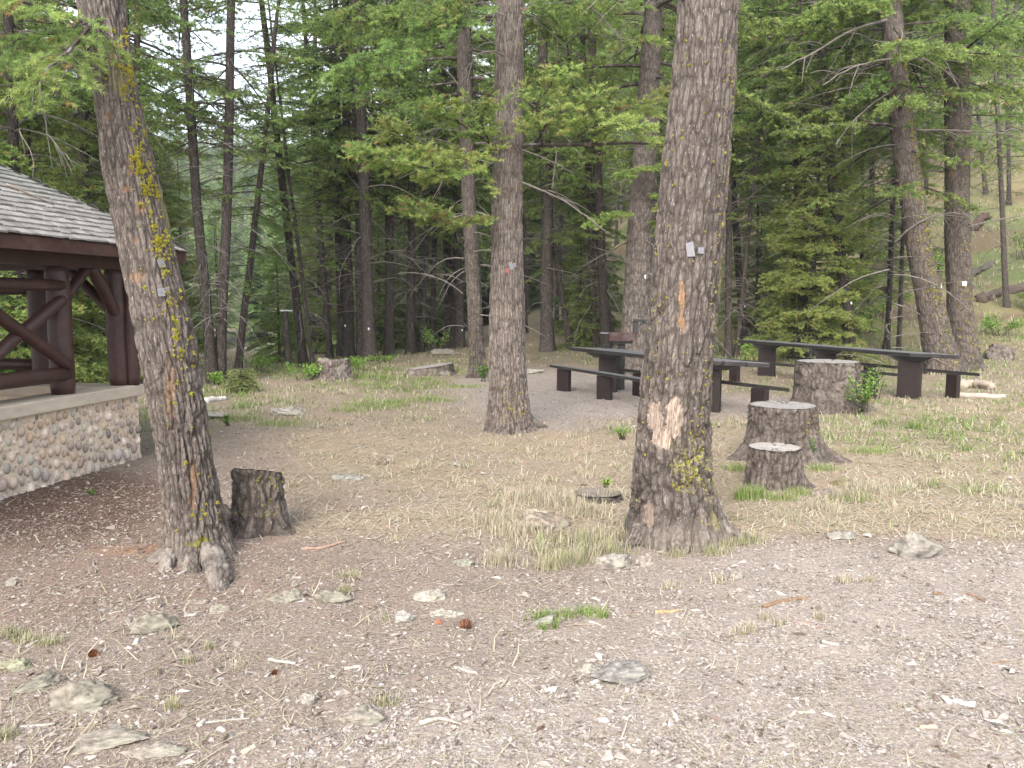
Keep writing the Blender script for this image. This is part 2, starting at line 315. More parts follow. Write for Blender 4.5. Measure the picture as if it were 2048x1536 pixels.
# ------------------------------------------------------------------ scatter stuff: chips, straw, grass
def sample(n, y0, y1, p, half=.86):
    u = rng.random(n)
    Yv = (y0 ** (1 - p) + u * (y1 ** (1 - p) - y0 ** (1 - p))) ** (1 / (1 - p))
    return rng.uniform(-half, half, n) * Yv, Yv
def frames(n):
    yaw = rng.uniform(0, 2 * np.pi, n); return np.stack([np.cos(yaw), np.sin(yaw), np.zeros(n)], 1), np.stack([-np.sin(yaw), np.cos(yaw), np.zeros(n)], 1)
def keepers(x, y, prob):
    k = rng.random(len(x)) < prob; return k
OBST = []     # (x, y, r) footprints where nothing is strewn
def clear(x, y):
    k = np.ones(len(x), bool)
    for ox, oy, r in OBST: k &= (x - ox) ** 2 + (y - oy) ** 2 > r * r
    return k & ~((x < -3.9 + (y - 8) * .17) & (y < 8.2) & (y > 2))
def make_chips(name, n, y0, y1, p, size, probf, tintf, lab, cap=3., narrow=1.):
    x, y = sample(n, y0, y1, p); z = zones(x, y); k = keepers(x, y, probf(z)) & clear(x, y); x, y = x[k], y[k]; z = [q[k] for q in z]; n = len(x)
    a, b = frames(n); s = size * (.45 + rng.gamma(1.6, .5, n)) * (1 + .1 * y); s = np.minimum(s, size * cap); asp = rng.uniform(.16, .75, n) * narrow; th = s * rng.uniform(.08, .28, n)
    tilt = rng.normal(0, .22, n); a = a + np.stack([0 * x, 0 * x, tilt], 1); b = b + np.stack([0 * x, 0 * x, rng.normal(0, .25, n)], 1)
    P = np.stack([x, y, gz(x, y) + th * .35], 1)
    jit = lambda: rng.uniform(.7, 1.15, n)[:, None]
    A = a * s[:, None] * .5; B = b * (s * asp)[:, None] * .5
    up = np.stack([rng.normal(0, .2, n) * s, rng.normal(0, .2, n) * s, th], 1)
    v0 = P - A * jit() + B * jit() * .7; v1 = P + A * jit() + B * jit(); v2 = P + A * jit() - B * jit() * .8; v3 = P - A * jit() - B * jit()
    v4 = P + up + A * rng.uniform(-.6, .6, n)[:, None]; v5 = v4 + A * .5 * jit()
    V = np.stack([v0, v1, v2, v3, v4, v5], 1).reshape(-1, 3); o = np.arange(n)[:, None] * 6
    F4 = np.concatenate([o + [[0, 4, 5, 1]], o + [[3, 2, 5, 4]]]); F3 = np.concatenate([o + [[0, 3, 4]], o + [[1, 5, 2]]])
    t = tintf(z, n); ti = np.concatenate([t, t, t, t])
    ob = mk(name, V, [F4, F3], M['chip'], smooth=False, tint=np.clip(ti, 0, 1)); struct(ob, 'stuff'); ob['label'] = lab; ob['category'] = 'ground litter'; return ob
def make_blades(name, n, y0, y1, p, probf, tintf, hf, flat, lab, wd=.0022, clump=0):
    x, y = sample(n, y0, y1, p)
    if clump:
        nc = max(1, n // clump); cx, cy = x[:nc].copy(), y[:nc].copy(); zc = zones(cx, cy); kc = rng.random(nc) < probf(zc); cx, cy = cx[kc], cy[kc]
        if not len(cx): return
        q = rng.integers(0, len(cx), len(cx) * clump); rad = np.abs(rng.normal(0, .035 + .004 * cy[q])); an = rng.uniform(0, 6.28, len(q)); x, y = cx[q] + rad * np.cos(an), cy[q] + rad * np.sin(an)
        z = zones(x, y); k = clear(x, y)
    else:
        z = zones(x, y); k = keepers(x, y, probf(z)) & clear(x, y)
    x, y = x[k], y[k]; z = [q[k] for q in z]; n = len(x)
    h = hf(z, n); a, b = frames(n); W = (wd * (1 + .22 * y))[:, None] * b
    if flat:
        el = np.abs(rng.normal(0, .16, n)) + .02; d = a * np.cos(el)[:, None] + np.stack([0 * x, 0 * x, np.sin(el)], 1)
        bend = b * rng.normal(0, .25, n)[:, None]
    else:
        ln = np.abs(rng.normal(0, .65, n)); d = nrm(a * ln[:, None] + C3(0, 0, 1)); bend = a * np.abs(rng.normal(0, .35, n))[:, None] - C3(0, 0, .12)
    P = np.stack([x, y, gz(x, y) - .004 + (.006 if flat else 0)], 1)
    p1 = P + d * h[:, None] * .5; p2 = P + d * h[:, None] + bend * h[:, None] * .6
    p2[:, 2] = np.maximum(p2[:, 2], gz(p2[:, 0], p2[:, 1]) + .002)
    V = np.stack([P - W, P + W, p1 + W * .8, p1 - W * .8, p2], 1).reshape(-1, 3); o = np.arange(n)[:, None] * 5
    t = tintf(z, n)
    ob = mk(name, V, [o + [[0, 1, 2, 3]], o + [[3, 2, 4]]], M['grass'], smooth=False, tint=np.clip(np.concatenate([t, t]), 0, 1)); struct(ob, 'stuff'); ob['label'] = lab; ob['category'] = 'grass'
    return ob

# ------------------------------------------------------------------ bark, trunks seen close up, stumps
def bark_disp(th, v, P, circ, seed, D, cell=(.045, .2)):
    n = max(5, int(round(circ / cell[0])))
    w1 = fbm(P[..., 0] * 7, P[..., 1] * 7, P[..., 2] * 3, 3, seed); w2 = fbm(P[..., 0] * 5, P[..., 1] * 5, P[..., 2] * 4, 3, seed + 5)
    U = th / (2 * np.pi) * n + .55 * w1; V = v / cell[1] + .6 * w2
    f1, f2, cid = worley(U, V, seed, n)
    plate = ss(.0, .5, f2 - f1)
    nb_ = max(4, int(round(circ / (cell[0] * 2.3)))); b1, b2, bid = worley(th / (2 * np.pi) * nb_ + .5 * w2, v / (cell[1] * 1.9) + .7 * w1, seed + 21, nb_); big = ss(.0, .20, b2 - b1)
    n2 = max(9, int(round(circ / (cell[0] * .4))))
    g1, g2, cid2 = worley(th / (2 * np.pi) * n2 + .9 * w2, v / (cell[1] * .33) + .9 * w1, seed + 9, n2)
    p2 = ss(.0, .3, g2 - g1)
    fine = .5 * fbm(P[..., 0] * 60, P[..., 1] * 60, P[..., 2] * 22, 2, seed + 2) + .8 * fbm(P[..., 0] * 110, P[..., 1] * 110, P[..., 2] * 9, 2, seed + 6)
    h = D * (-1 + plate * (.7 + .5 * cid)) + D * .38 * (p2 * (.5 + cid2) - .5) * (.35 + .65 * plate) + D * .22 * fine + D * 1.0 * (big - 1) + D * .35 * (bid - .5)
    plate = plate * (.35 + .65 * big)
    return h, plate, p2, cid, cid2, fine
def bark_col(plate, p2, cid, cid2, fine, tone=1.0, warm=0.0, shape=None):
    hi = C3(.108, .092, .081) * tone; lo = C3(.027, .0205, .017)
    k = np.clip(.15 + .62 * plate + .23 * p2 - .25 * (1 - p2) * plate, 0, 1)[..., None]
    c = lo + (hi - lo) * k
    c = c * (.78 + .34 * cid + .22 * cid2)[..., None] * (1 + .25 * fine)[..., None]
    c = c * (1 + warm * C3(.25, .02, -.2))
    return c
def tufts(P, Nn, S, seed, k=26):
    r = np.random.default_rng(seed); n = len(P)
    d = nrm(r.normal(0, 1, (n, k, 3)) + Nn[:, None] * 1.1); s = S[:, None, None]
    base = P[:, None] + r.normal(0, .32, (n, k, 3)) * s
    side = nrm(np.cross(d, r.normal(0, 1, (n, k, 3))))
    tip = base + d * s * r.uniform(.5, 1.1, (n, k, 1))
    V = np.stack([base - side * s * .12, base + side * s * .12, tip], 2).reshape(-1, 3)
    return V, np.arange(n * k * 3).reshape(-1, 3), r.random(n * k)
class Trunk: pass
def hero_trunk(label, prof, D, seed, dz=.006, nu=250, depth=.012, roots=(), ztop=13, tone=1., patches=(), group=None, cell=(.045, .2), basez=None, Dfun=None, colfn=None, cat='tree', name='fir_tree', cshift=0):
    q = []
    for py, xl, xr in prof:
        a = atY(xl, py, D); b = atY(xr, py, D); q.append(((a[2] + b[2]) / 2, (a[0] + b[0]) / 2, (b[0] - a[0]) / 2))
    q.sort(); q = np.array(q)
    t = Trunk(); z0 = float(gz(q[0, 1], D)) if basez is None else basez
    sl = (q[-1, 1] - q[-2, 1]) / (q[-1, 0] - q[-2, 0])
    zt = q[-1, 0]
    zz = np.concatenate([np.arange(z0 - .3, zt + .15, dz), np.arange(zt + .15, ztop, .06)])
    def sm(col, z):
        zi = np.linspace(q[0, 0], q[-1, 0], 160); vi = np.interp(zi, q[:, 0], col); kk = np.ones(15) / 15
        vp = np.pad(vi, 7, 'edge'); vi = np.convolve(vp, kk, 'valid'); return np.interp(z, zi, vi)
    xc = sm(q[:, 1], zz) + np.maximum(zz - zt, 0) * sl * .6
    rr = sm(q[:, 2], zz) * np.clip(1 - (zz - zt) / (ztop * 1.15), .12, 1).clip(max=1)
    th = np.arange(nu) / nu * 2 * np.pi
    TH, ZZ = np.meshgrid(th, zz)
    XC = xc[:, None]; RR = rr[:, None] + 0 * TH
    for a, wd, amp, hd in roots:
        dth = (TH - R(a) + np.pi) % (2 * np.pi) - np.pi
        RR = RR + amp * np.exp(-np.maximum(ZZ - z0, 0) / hd) * np.exp(-(dth / R(wd)) ** 2)
    RR = RR * (1 + .05 * fbm(np.cos(TH) * 1.5, np.sin(TH) * 1.5, ZZ * 1.3, 2, seed + 77))
    P = np.stack([XC + RR * np.cos(TH), D + RR * np.sin(TH), ZZ], -1)
    circ = 2 * np.pi * float(np.median(rr[zz < zt]))
    low = ss(z0 + 1.9, z0 + .2, ZZ)
    Dm = depth * (.62 + .75 * low)
    h, plate, p2, cid, cid2, fine = bark_disp(TH, ZZ, P, circ, seed, Dm, cell)
    c = bark_col(plate, p2, cid, cid2, fine, tone)
    c = c * (1 + .16 * fbm(P[..., 0] * 3, P[..., 1] * 3, P[..., 2] * 1.2, 2, seed + 8))[..., None]
    PXv, PYv = to_px(P)
    for poly, colr, dd, fib, soft in patches:
        wx = PXv + soft * fbm(PXv / 9, PYv / 14, 0, 3, seed + 40); wy = PYv + soft * 1.6 * fbm(PXv / 7, PYv / 16, 1.7, 3, seed + 41)
        mk_ = (inpoly(wx, wy, poly) & (np.sin(TH) < .1)).astype(float)
        fb = fbm(TH * 60, ZZ * 22, 0, 3, seed + 42)
        fib_h = -dd + .004 * fib * fb
        h = h * (1 - mk_) + fib_h * mk_
        c = c * (1 - mk_[..., None]) + (C3(*colr) * (1 + .9 * fib * fb[..., None])) * mk_[..., None]
    if colfn is not None: c = colfn(c, P, PXv, PYv, TH, ZZ)
    RR = RR + h
    V = np.stack([XC + RR * np.cos(TH), D + RR * np.sin(TH), ZZ], -1)
    i = np.arange(len(zz) - 1)[:, None] * nu; j = np.arange(nu)[None]; j2 = (j + 1) % nu
    F = np.stack([i + j, i + j2, i + nu + j2, i + nu + j], -1).reshape(-1, 4)
    loc = C3(np.interp(z0, zz, xc), D, z0)
    t.root = thing(name, label, cat, tuple(loc), group); t.loc = loc
    t.trunk = mk('trunk', V.reshape(-1, 3) - loc, F, M['heroBark'], t.root, True, col=c.reshape(-1, 3))
    t.D = D; t.V = V; t.zz = zz; t.nu = nu; t.xc = xc; t.rr = rr; t.seed = seed
    OBST.append((loc[0], D, float(np.interp(z0, zz, rr)) * .95))
    def surf(px, py):
        Y_ = D
        for _ in range(3):
            p = atY(px, py, Y_); k = int(np.clip(np.searchsorted(zz, p[2]), 0, len(zz) - 1)); r0 = rr[k]
            u = np.clip((p[0] - xc[k]) / r0, -.98, .98); Y_ = D - r0 * math.sqrt(1 - u * u)
        th_ = (math.atan2(-math.sqrt(1 - u * u), u)) % (2 * np.pi); jj = int(th_ / (2 * np.pi) * nu) % nu
        return V[k, jj], C3(math.cos(th_), math.sin(th_), 0)
    t.surf = surf
    return t
def add_lichen(t, pts, seed, smin=.008, smax=.022, mat_='lichen', name='lichen', k=52):
    P, N_, S = [], [], []; r = np.random.default_rng(seed)
    for px, py in pts:
        p, n = t.surf(px, py); P.append(p + n * .003); N_.append(n); S.append(smin + (smax - smin) * r.random() ** 2)
    V, F, ti = tufts(np.array(P), np.array(N_), np.array(S), seed, k)
    return mk(name, V - t.loc, F, M[mat_], t.root, False, tint=ti)
def plate_on(t, px, py, wpx, hpx, rot, m, name='tag', thick=.004, holes=False, lab=None, proud=.012):
    p, n = t.surf(px, py); s = p[1] / FPX; wd, ht = wpx * s / 2, hpx * s / 2
    side = nrm(np.cross(C3(0, 0, 1), n)); up = np.cross(n, side); ca, sa = math.cos(rot), math.sin(rot)
    a = side * ca + up * sa; b = -side * sa + up * ca
    g_ = G()
    for (u0, u1, v0, v1, d) in ([(-1, 1, -1, 1, 0)] + ([(-.35, .3, -.2, .18, .0022), (-.15, .15, .45, .7, .0022)] if holes else [])):
        V = []
        for dd in (0, thick + d):
            for (u_, v_) in ((u0, v0), (u1, v0), (u1, v1), (u0, v1)): V.append(p + n * (proud - thick + dd) + a * wd * u_ + b * ht * v_ * (1 + .06 * u_))
        g_.add(V, [[3, 2, 1, 0], [4, 5, 6, 7], [0, 1, 5, 4], [1, 2, 6, 5], [2, 3, 7, 6], [3, 0, 4, 7]])
    o = g_.build(name, m, t.root, origin=t.loc)
    if lab: o['label'] = lab
    return o

# ------------------------------------------------------------------ conifer foliage
def foliage(PB, RB, r, lat_step=.12, lat_len=.42, shoot_step=.07, shoot_len=.12, K=12, nl=.035, nw=.006, droop=.25, s0=.22, bright=0., brown=.03, up=.15, dens=1.0, latw=.35):
    """PB (N,m,3) branch curves -> wood tubes + needle triangles"""
    N, m_, _ = PB.shape
    Lb = np.linalg.norm(np.diff(PB, axis=1), axis=2).sum(1)
    wood = [tubes(PB, RB, 5)]
    pos, dr, ll, br = [], [], [], []
    for i in range(N):
        nl_ = max(3, int(Lb[i] * (1 - s0) / lat_step * dens)); s = np.linspace(s0, .99, nl_) + r.normal(0, .01, nl_); s = np.clip(s, 0, 1)
        f = s * (m_ - 1); k = np.minimum(f.astype(int), m_ - 2); fr = (f - k)[:, None]
        p = PB[i, k] * (1 - fr) + PB[i, k + 1] * fr; T = nrm(PB[i, k + 1] - PB[i, k])
        side = nrm(np.cross(T, C3(0, 0, 1))); sg = np.where(np.arange(nl_) % 2 == 0, 1, -1)[:, None] * 1.0
        be = R(52) + r.normal(0, .2, nl_)[:, None]
        d = nrm(np.cos(be) * T + np.sin(be) * side * sg + C3(0, 0, 1) * r.normal(.02, .16, nl_)[:, None])
        L_ = lat_len * np.minimum(1.3, Lb[i] / 2.0) * (1 - .72 * s) * r.uniform(.65, 1.35, nl_) + .05 + latw * .3 * (s > .5) * lat_len
        pos.append(p); dr.append(d); ll.append(L_)
    p = np.concatenate(pos); d = np.concatenate(dr); L_ = np.concatenate(ll); n = len(p)
    s4 = np.linspace(0, 1, 4)[None, :, None]
    PL = p[:, None] + d[:, None] * L_[:, None, None] * s4 - C3(0, 0, 1) * (droop * L_[:, None, None] * s4 ** 2)
    RL = np.broadcast_to(np.linspace(.0045, .0015, 4), (n, 4)) * (.6 + L_[:, None])
    wood.append(tubes(PL, RL, 3))
    ns = np.maximum(2, (L_ / shoot_step).astype(int)); idx = np.repeat(np.arange(n), ns); tt = r.uniform(.12, 1, len(idx))
    T = nrm(PL[idx, 3] - PL[idx, 1]); f = tt * 3; k = np.minimum(f.astype(int), 2); fr = (f - k)[:, None]
    sp = PL[idx, k] * (1 - fr) + PL[idx, k + 1] * fr
    side = nrm(np.cross(T, C3(0, 0, 1)) + 1e-6); be = r.choice([-1, 1], len(idx))[:, None] * (R(48) + r.normal(0, .25, len(idx))[:, None])
    sd = nrm(np.cos(be) * T + np.sin(be) * side + C3(0, 0, 1) * (r.normal(up - .1, .3, len(idx))[:, None]))
    sl = shoot_len * r.uniform(.5, 1.3, len(idx)) * (1.15 - .4 * tt)
    ns_ = len(sp)
    # needles
    kk = np.linspace(.05, 1, K); q = sp[:, None] + sd[:, None] * (sl[:, None] * kk)[..., None]
    a = nrm(np.cross(sd, C3(.13, .21, 1))); b = np.cross(sd, a); ph = (np.arange(K) * 2.4)[None] + r.uniform(0, 6.28, (ns_, 1))
    nd = nrm(sd[:, None] * .75 + (np.cos(ph)[..., None] * a[:, None] + np.sin(ph)[..., None] * b[:, None]) * .8 + r.normal(0, .15, (ns_, K, 3)))
    wd = nrm(np.cross(nd, r.normal(0, 1, (ns_, K, 3)))) * nw * .5
    ln = nl * r.uniform(.75, 1.2, (ns_, K, 1))
    V = np.stack([q - wd, q + wd, q + nd * ln], 2).reshape(-1, 3)
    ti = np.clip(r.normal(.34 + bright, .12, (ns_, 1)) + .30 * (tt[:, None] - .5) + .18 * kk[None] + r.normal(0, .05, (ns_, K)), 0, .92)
    ti = np.where(r.random((ns_, 1)) < brown, .96, ti)
    return wood, V, ti.reshape(-1)
def dead_branches(n, r, z0, z1, Lmin, Lmax, rtrunk=.12, sub=2):
    az = r.uniform(0, 2 * np.pi, n); z = r.uniform(z0, z1, n); L_ = r.uniform(Lmin, Lmax, n) * r.uniform(.5, 1, n)
    s = np.linspace(0, 1, 8)[None]
    el = r.normal(.25, .3, n)[:, None]; dp = r.uniform(.1, 1.0, n)[:, None]
    hx = rtrunk + L_[:, None] * s * np.cos(el); wig = r.normal(0, .22, n)[:, None] * s ** 2 * L_[:, None] + .03 * np.sin(s * 9 + az[:, None]) * L_[:, None]
    zc = z[:, None] + L_[:, None] * (np.sin(el) * s - dp * s ** 2 * .8)
    P = np.stack([hx * np.cos(az)[:, None] - wig * np.sin(az)[:, None], hx * np.sin(az)[:, None] + wig * np.cos(az)[:, None], zc], -1)
    Rr = (.005 + .007 * L_[:, None]) * (1 - .8 * s)
    out = [tubes(P, Rr, 4)]
    if sub:
        k = r.integers(2, 6, (n, sub)); i = np.repeat(np.arange(n), sub); k = k.ravel(); p = P[i, k]; T = nrm(P[i, k + 1] - P[i, k])
        d = nrm(T + r.normal(0, .6, (len(i), 3))); l2 = (L_[i] * r.uniform(.15, .5, len(i)))[:, None, None]; s5 = np.linspace(0, 1, 5)[None, :, None]
        P2 = p[:, None] + d[:, None] * l2 * s5 - C3(0, 0, 1) * l2 * s5 ** 2 * .35
        out.append(tubes(P2, np.broadcast_to(np.linspace(.004, .0015, 5), (len(i), 5)) * 1.0, 3))
    return out
def join_crown(name, wood, V, ti, link=False, parent=None, leafm='needle', loc=None, dead=()):
    Vs, F4, n, nd = [], [], 0, 0
    for (v, f) in list(wood) + list(dead): Vs.append(v); F4.append(f + n); n += len(v)
    nd = sum(len(f) for v, f in dead)
    F4 = np.concatenate(F4) if F4 else np.zeros((0, 4), int)
    F3 = np.arange(len(V)).reshape(-1, 3) + n
    Vall = np.concatenate(Vs + [V]) if len(V) else np.concatenate(Vs)
    mi = np.concatenate([np.zeros(len(F4) - nd), np.full(nd, 2), np.ones(len(F3))]); tt = np.concatenate([np.full(len(F4), .5), ti])
    fs = [F4, F3] if len(F3) else [F4]
    return mk(name, Vall, fs, [M['branch'], M[leafm], M['dead']], parent, False, tint=tt, mi=mi, link=link, loc=loc)
def crown(seed, H=22, z0=4.5, Rm=2.4, nb=70, K=12, nl=.058, nw=.021, shoot_step=.052, lat_step=.10, dead=40, dz=(1.2, 6), bright=0, brown=.02, droop=.28, ell=(-.15, .35), topfade=11.5, shoot_len=.15, dens=1.35, shape=.75, rt=.12, lat_len=.45, tipup=.12, rlow=.55):
    r = np.random.default_rng(seed)
    u = np.sort(r.random(nb)) ** 1.0
    z = z0 + (H - .3 - z0) * u; f = (z - z0) / (H - z0)
    L_ = Rm * (1 - f) ** shape * np.minimum(1, rlow + f * 4) * r.uniform(.6, 1.15, nb) + .12
    az = np.arange(nb) * 2.39996 + r.normal(0, .35, nb); el = lerp(ell[0], ell[1], f)[:, None] + r.normal(0, .12, nb)[:, None]
    s = np.linspace(0, 1, 8)[None]
    hx = L_[:, None] * s * np.cos(el); zc = z[:, None] + L_[:, None] * (np.sin(el) * s - droop * s ** 2 + tipup * s ** 3)
    wig = r.normal(0, .12, nb)[:, None] * s ** 2 * L_[:, None]
    P = np.stack([hx * np.cos(az)[:, None] - wig * np.sin(az)[:, None], hx * np.sin(az)[:, None] + wig * np.cos(az)[:, None], zc], -1)
    Rr = (.006 + .011 * L_[:, None]) * (1 - .75 * s)
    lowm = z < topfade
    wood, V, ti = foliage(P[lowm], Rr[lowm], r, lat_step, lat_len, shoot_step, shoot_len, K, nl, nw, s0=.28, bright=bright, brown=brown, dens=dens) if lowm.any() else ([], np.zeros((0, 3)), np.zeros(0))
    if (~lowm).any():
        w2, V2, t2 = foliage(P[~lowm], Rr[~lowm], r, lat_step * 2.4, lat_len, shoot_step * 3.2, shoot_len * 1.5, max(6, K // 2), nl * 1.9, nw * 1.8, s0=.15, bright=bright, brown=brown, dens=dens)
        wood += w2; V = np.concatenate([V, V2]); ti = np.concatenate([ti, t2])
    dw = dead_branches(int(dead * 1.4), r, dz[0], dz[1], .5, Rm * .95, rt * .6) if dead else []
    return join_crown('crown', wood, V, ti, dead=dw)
def unit_trunk(seed, H=22.0, nu=18, rows=110):
    z = np.concatenate([np.linspace(-.4, 10, rows), np.linspace(10.4, H, 26)]); r = np.random.default_rng(seed)
    rad = np.interp(z, [-.4, 0, .15, .5, 1.5, 6, 12, H], [1.7, 1.5, 1.32, 1.12, 1.0, .86, .62, .08])
    TH, ZZ = np.meshgrid(np.arange(nu) / nu * 2 * np.pi, z)
    off = .09 * fbm(np.cos(TH) * 3, np.sin(TH) * 3, ZZ * 3.1, 3, seed) + .12 * np.exp(-np.maximum(ZZ, 0) / .3) * np.cos(TH * 4 + seed)
    bx = .5 * fbm(z * .22, z * 0, 0, 2, seed + 3); by = .5 * fbm(z * .22, z * 0 + 5, 0, 2, seed + 4); fade = ss(0, 4, z)
    P = np.stack([bx * fade, by * fade, z], 1)
    v, f = sweep(P, rad, nu, off=off * rad[:, None])
    return mk('trunk', v, f, M['bark'], None, True, link=False)

# ================================================================== THE PAVILION
dv = nrm(C3(.17, .985, 0)); pv = nrm(C3(-.985, .17, 0))      # along the near wall (away), into the pavilion
A0 = C3(-3.80, 8.02, 0)                                      # outer far corner of the cap
def W(s, q, z): return A0 - dv * s + pv * q + C3(0, 0, z)    # s back towards the camera, q inwards
pav = thing('picnic_pavilion', 'brown log pavilion with cobblestone wall, concrete cap and grey shingle roof at the left edge', 'pavilion', tuple(A0))
LS, LQ = 5.2, 4.4
def slab(g_, s0, s1, q0, q1, z0, z1, c=None):
    V = [W(s, q, z) for z in (z0, z1) for (s, q) in ((s0, q0), (s1, q0), (s1, q1), (s0, q1))]
    g_.add(V, [[0, 1, 2, 3], [7, 6, 5, 4], [0, 4, 5, 1], [1, 5, 6, 2], [2, 6, 7, 3], [3, 7, 4, 0]], c)
CAPZ, CAPT = .755, .115
gcap = G(); wq = .36
slab(gcap, 0, LS, 0, wq, CAPZ - CAPT, CAPZ); slab(gcap, 0, .34, wq, LQ, CAPZ - CAPT, CAPZ - .002); slab(gcap, LS - .34, LS, wq, LQ, CAPZ - CAPT, CAPZ - .002)
bevel(gcap.build('concrete_cap', M['concrete'], pav, origin=A0), .012, 2)
def cobble_wall(s0, s1, q0, q1, face, seed):
    """mortar core with half-sunk cobbles on the face; face 'n' = near face (q=q0), 'f' = far face (s=s0)"""
    r = np.random.default_rng(seed); core = G(); slab(core, s0, s1, q0, q1, -.15, CAPZ - CAPT)
    core.build('mortar_core', M['mortar'], wallo, origin=A0)
    st = G(); L_ = (s1 - s0) if face == 'n' else (q1 - q0); top = CAPZ - CAPT; pl = np.zeros((0, 3)); spec = []
    for rad_, tries in ((.062, 420), (.05, 900), (.042, 1600), (.034, 3000), (.026, 4500), (.018, 6000)):
        for _ in range(int(tries * L_ / 5)):
            u_, z_ = r.uniform(.02, L_ - .02), r.uniform(-.03, top - rad_ * 1.05)
            if z_ > .30 and rad_ > .045 and r.random() < .8: continue
            if z_ > .14 and rad_ > .055: continue
            rr2 = rad_ * r.uniform(.9, 1.1)
            if len(pl) and (np.hypot((pl[:, 0] - u_) * 1.25, pl[:, 1] - z_) < (pl[:, 2] + rr2) * 1.0 + .003).any(): continue
            pl = np.vstack([pl, [u_, z_, rr2]]); spec.append((u_, z_, rr2))
    for row, (uu, zc, rr2) in enumerate(spec):
        if True:
            z = zc; lat, lon = 7, 12
            ph = np.linspace(0, np.pi, lat)[1:-1]; lo = np.arange(lon) / lon * 2 * np.pi
            PH, LO = np.meshgrid(ph, lo, indexing='ij')
            x = np.sin(PH) * np.cos(LO); y = np.sin(PH) * np.sin(LO); zz = np.cos(PH)
            sx, sy, sz = rr2 * r.uniform(.62, .86), rr2 * r.uniform(.5, .8), rr2 * r.uniform(.85, 1.08)
            ang = r.normal(0, .3); pr = 2.4
            rough = 1 + .10 * fbm(x * 1.6 + uu * 9, y * 1.6, zz * 1.6 + row, 2, seed) + (.14 * fbm(x * 3 + uu * 9, y * 3, zz * 3, 2, seed) if z < .12 else 0)
            x, y, zz = x * sx * rough, y * sy * rough, zz * sz * rough
            x2 = x * math.cos(ang) - zz * math.sin(ang); z2 = x * math.sin(ang) + zz * math.cos(ang)
            Vl = np.stack([x2.ravel(), y.ravel(), z2.ravel()], 1)
            Vl = np.concatenate([Vl, [[-sz * .98 * math.sin(ang), 0, sz * .98 * math.cos(ang)], [sz * .98 * math.sin(ang), 0, -sz * .98 * math.cos(ang)]]])
            if face == 'n': Pw = A0 - dv * (s0 + uu + Vl[:, :1]) + pv * (q0 + .004 - Vl[:, 1:2]) + C3(0, 0, 1) * (zc + Vl[:, 2:])
            else: Pw = A0 + pv * (q0 + uu + Vl[:, :1]) + dv * (-s0 - .004 + Vl[:, 1:2]) + C3(0, 0, 1) * (zc + Vl[:, 2:])
            nl = len(ph); a = np.arange(nl - 1)[:, None] * lon; b = np.arange(lon)[None]; b2 = (b + 1) % lon
            Fq = np.stack([a + b, a + lon + b, a + lon + b2, a + b2], -1).reshape(-1, 4); bb = np.arange(lon); bb2 = (bb + 1) % lon
            Ft = np.concatenate([np.stack([np.full(lon, nl * lon), bb, bb2], 1), np.stack([np.full(lon, nl * lon + 1), (nl - 1) * lon + bb2, (nl - 1) * lon + bb], 1)])
            pal = [(.36, .33, .31), (.44, .40, .36), (.30, .27, .26), (.42, .35, .28), (.36, .30, .28), (.50, .47, .44), (.26, .25, .25), (.34, .36, .34)]
            cc = C3(*pal[r.integers(0, 8)]) * C3(1.06, .95, .86) * r.uniform(.72, 1.2)
            if z < .1: cc = cc * .6 + C3(.42, .39, .36) * .4
            st.V.append(Pw); n0 = st.n; st.F.setdefault(4, []).append(Fq + n0); st.F.setdefault(3, []).append(Ft + n0); st.n += len(Pw); st.c.append(np.broadcast_to(cc, (len(Pw), 3)))
    st.build('cobbles', M['cobble'], wallo, True, origin=A0)
for nm, a_ in (('near', (.05, LS, .05, .33, 'n', 5)), ('far', (.05, .30, .331, LQ, 'f', 6))):
    wallo = bpy.data.objects.new('stone_wall', None); COL.objects.link(wallo); wallo.parent = pav
    cobble_wall(*a_)
def log(name, p0, p1, r0, r1, parent, m='brown', nu=20, rows=16, seed=0, origin=None, capped=True):
    p0, p1 = np.asarray(p0, float), np.asarray(p1, float); s = np.linspace(0, 1, rows)[:, None]; P = p0 + (p1 - p0) * s
    P = P + .008 * np.stack([fbm(s[:, 0] * 3, s[:, 0] * 0 + seed, 0, 2, seed), fbm(s[:, 0] * 3, s[:, 0] * 0 + seed, 3, 2, seed), 0 * s[:, 0]], 1)
    th = np.arange(nu) / nu * 2 * np.pi; TH, S = np.meshgrid(th, s[:, 0]); off = r0 * .045 * fbm(np.cos(TH) * 2 + seed, np.sin(TH) * 2, S * 8, 2, seed)
    Rr = lerp(r0, r1, s[:, 0]); Rr[0] *= .9; Rr[-1] *= .9
    v, f, t3 = sweep(P, Rr, nu, off, True)
    o_ = np.asarray(parent.location) if origin is None and parent is not None else (origin if origin is not None else C3(0, 0, 0))
    return mk(name, v - np.asarray(o_), [f, t3], M[m], parent, True)
BEAMZ = 1.915
PQ = .17; sp1, sp2 = .93, .14
post_s = [(sp1, PQ), (sp2, PQ), (LS - .2, PQ), (sp2, 1.05), (sp2, LQ - .2), (LS - .2, LQ - .2), (3.0, PQ)]
for k, (s, q) in enumerate(post_s[:6]): log('post', W(s, q, CAPZ - .003), W(s, q, BEAMZ + .02), .105, .10, pav, seed=k)
log('post', W(sp2 - .03, PQ - .125, CAPZ - .003), W(sp2 - .03, PQ - .125, BEAMZ), .062, .06, pav, seed=12)
log('rail', W(sp1 + .02, PQ - .06, 1.745), W(LS - .2, PQ - .06, 1.745), .052, .058, pav, seed=21)
log('rail', W(sp1 + .02, PQ - .06, .945), W(LS - .2, PQ - .06, .945), .068, .072, pav, seed=22)
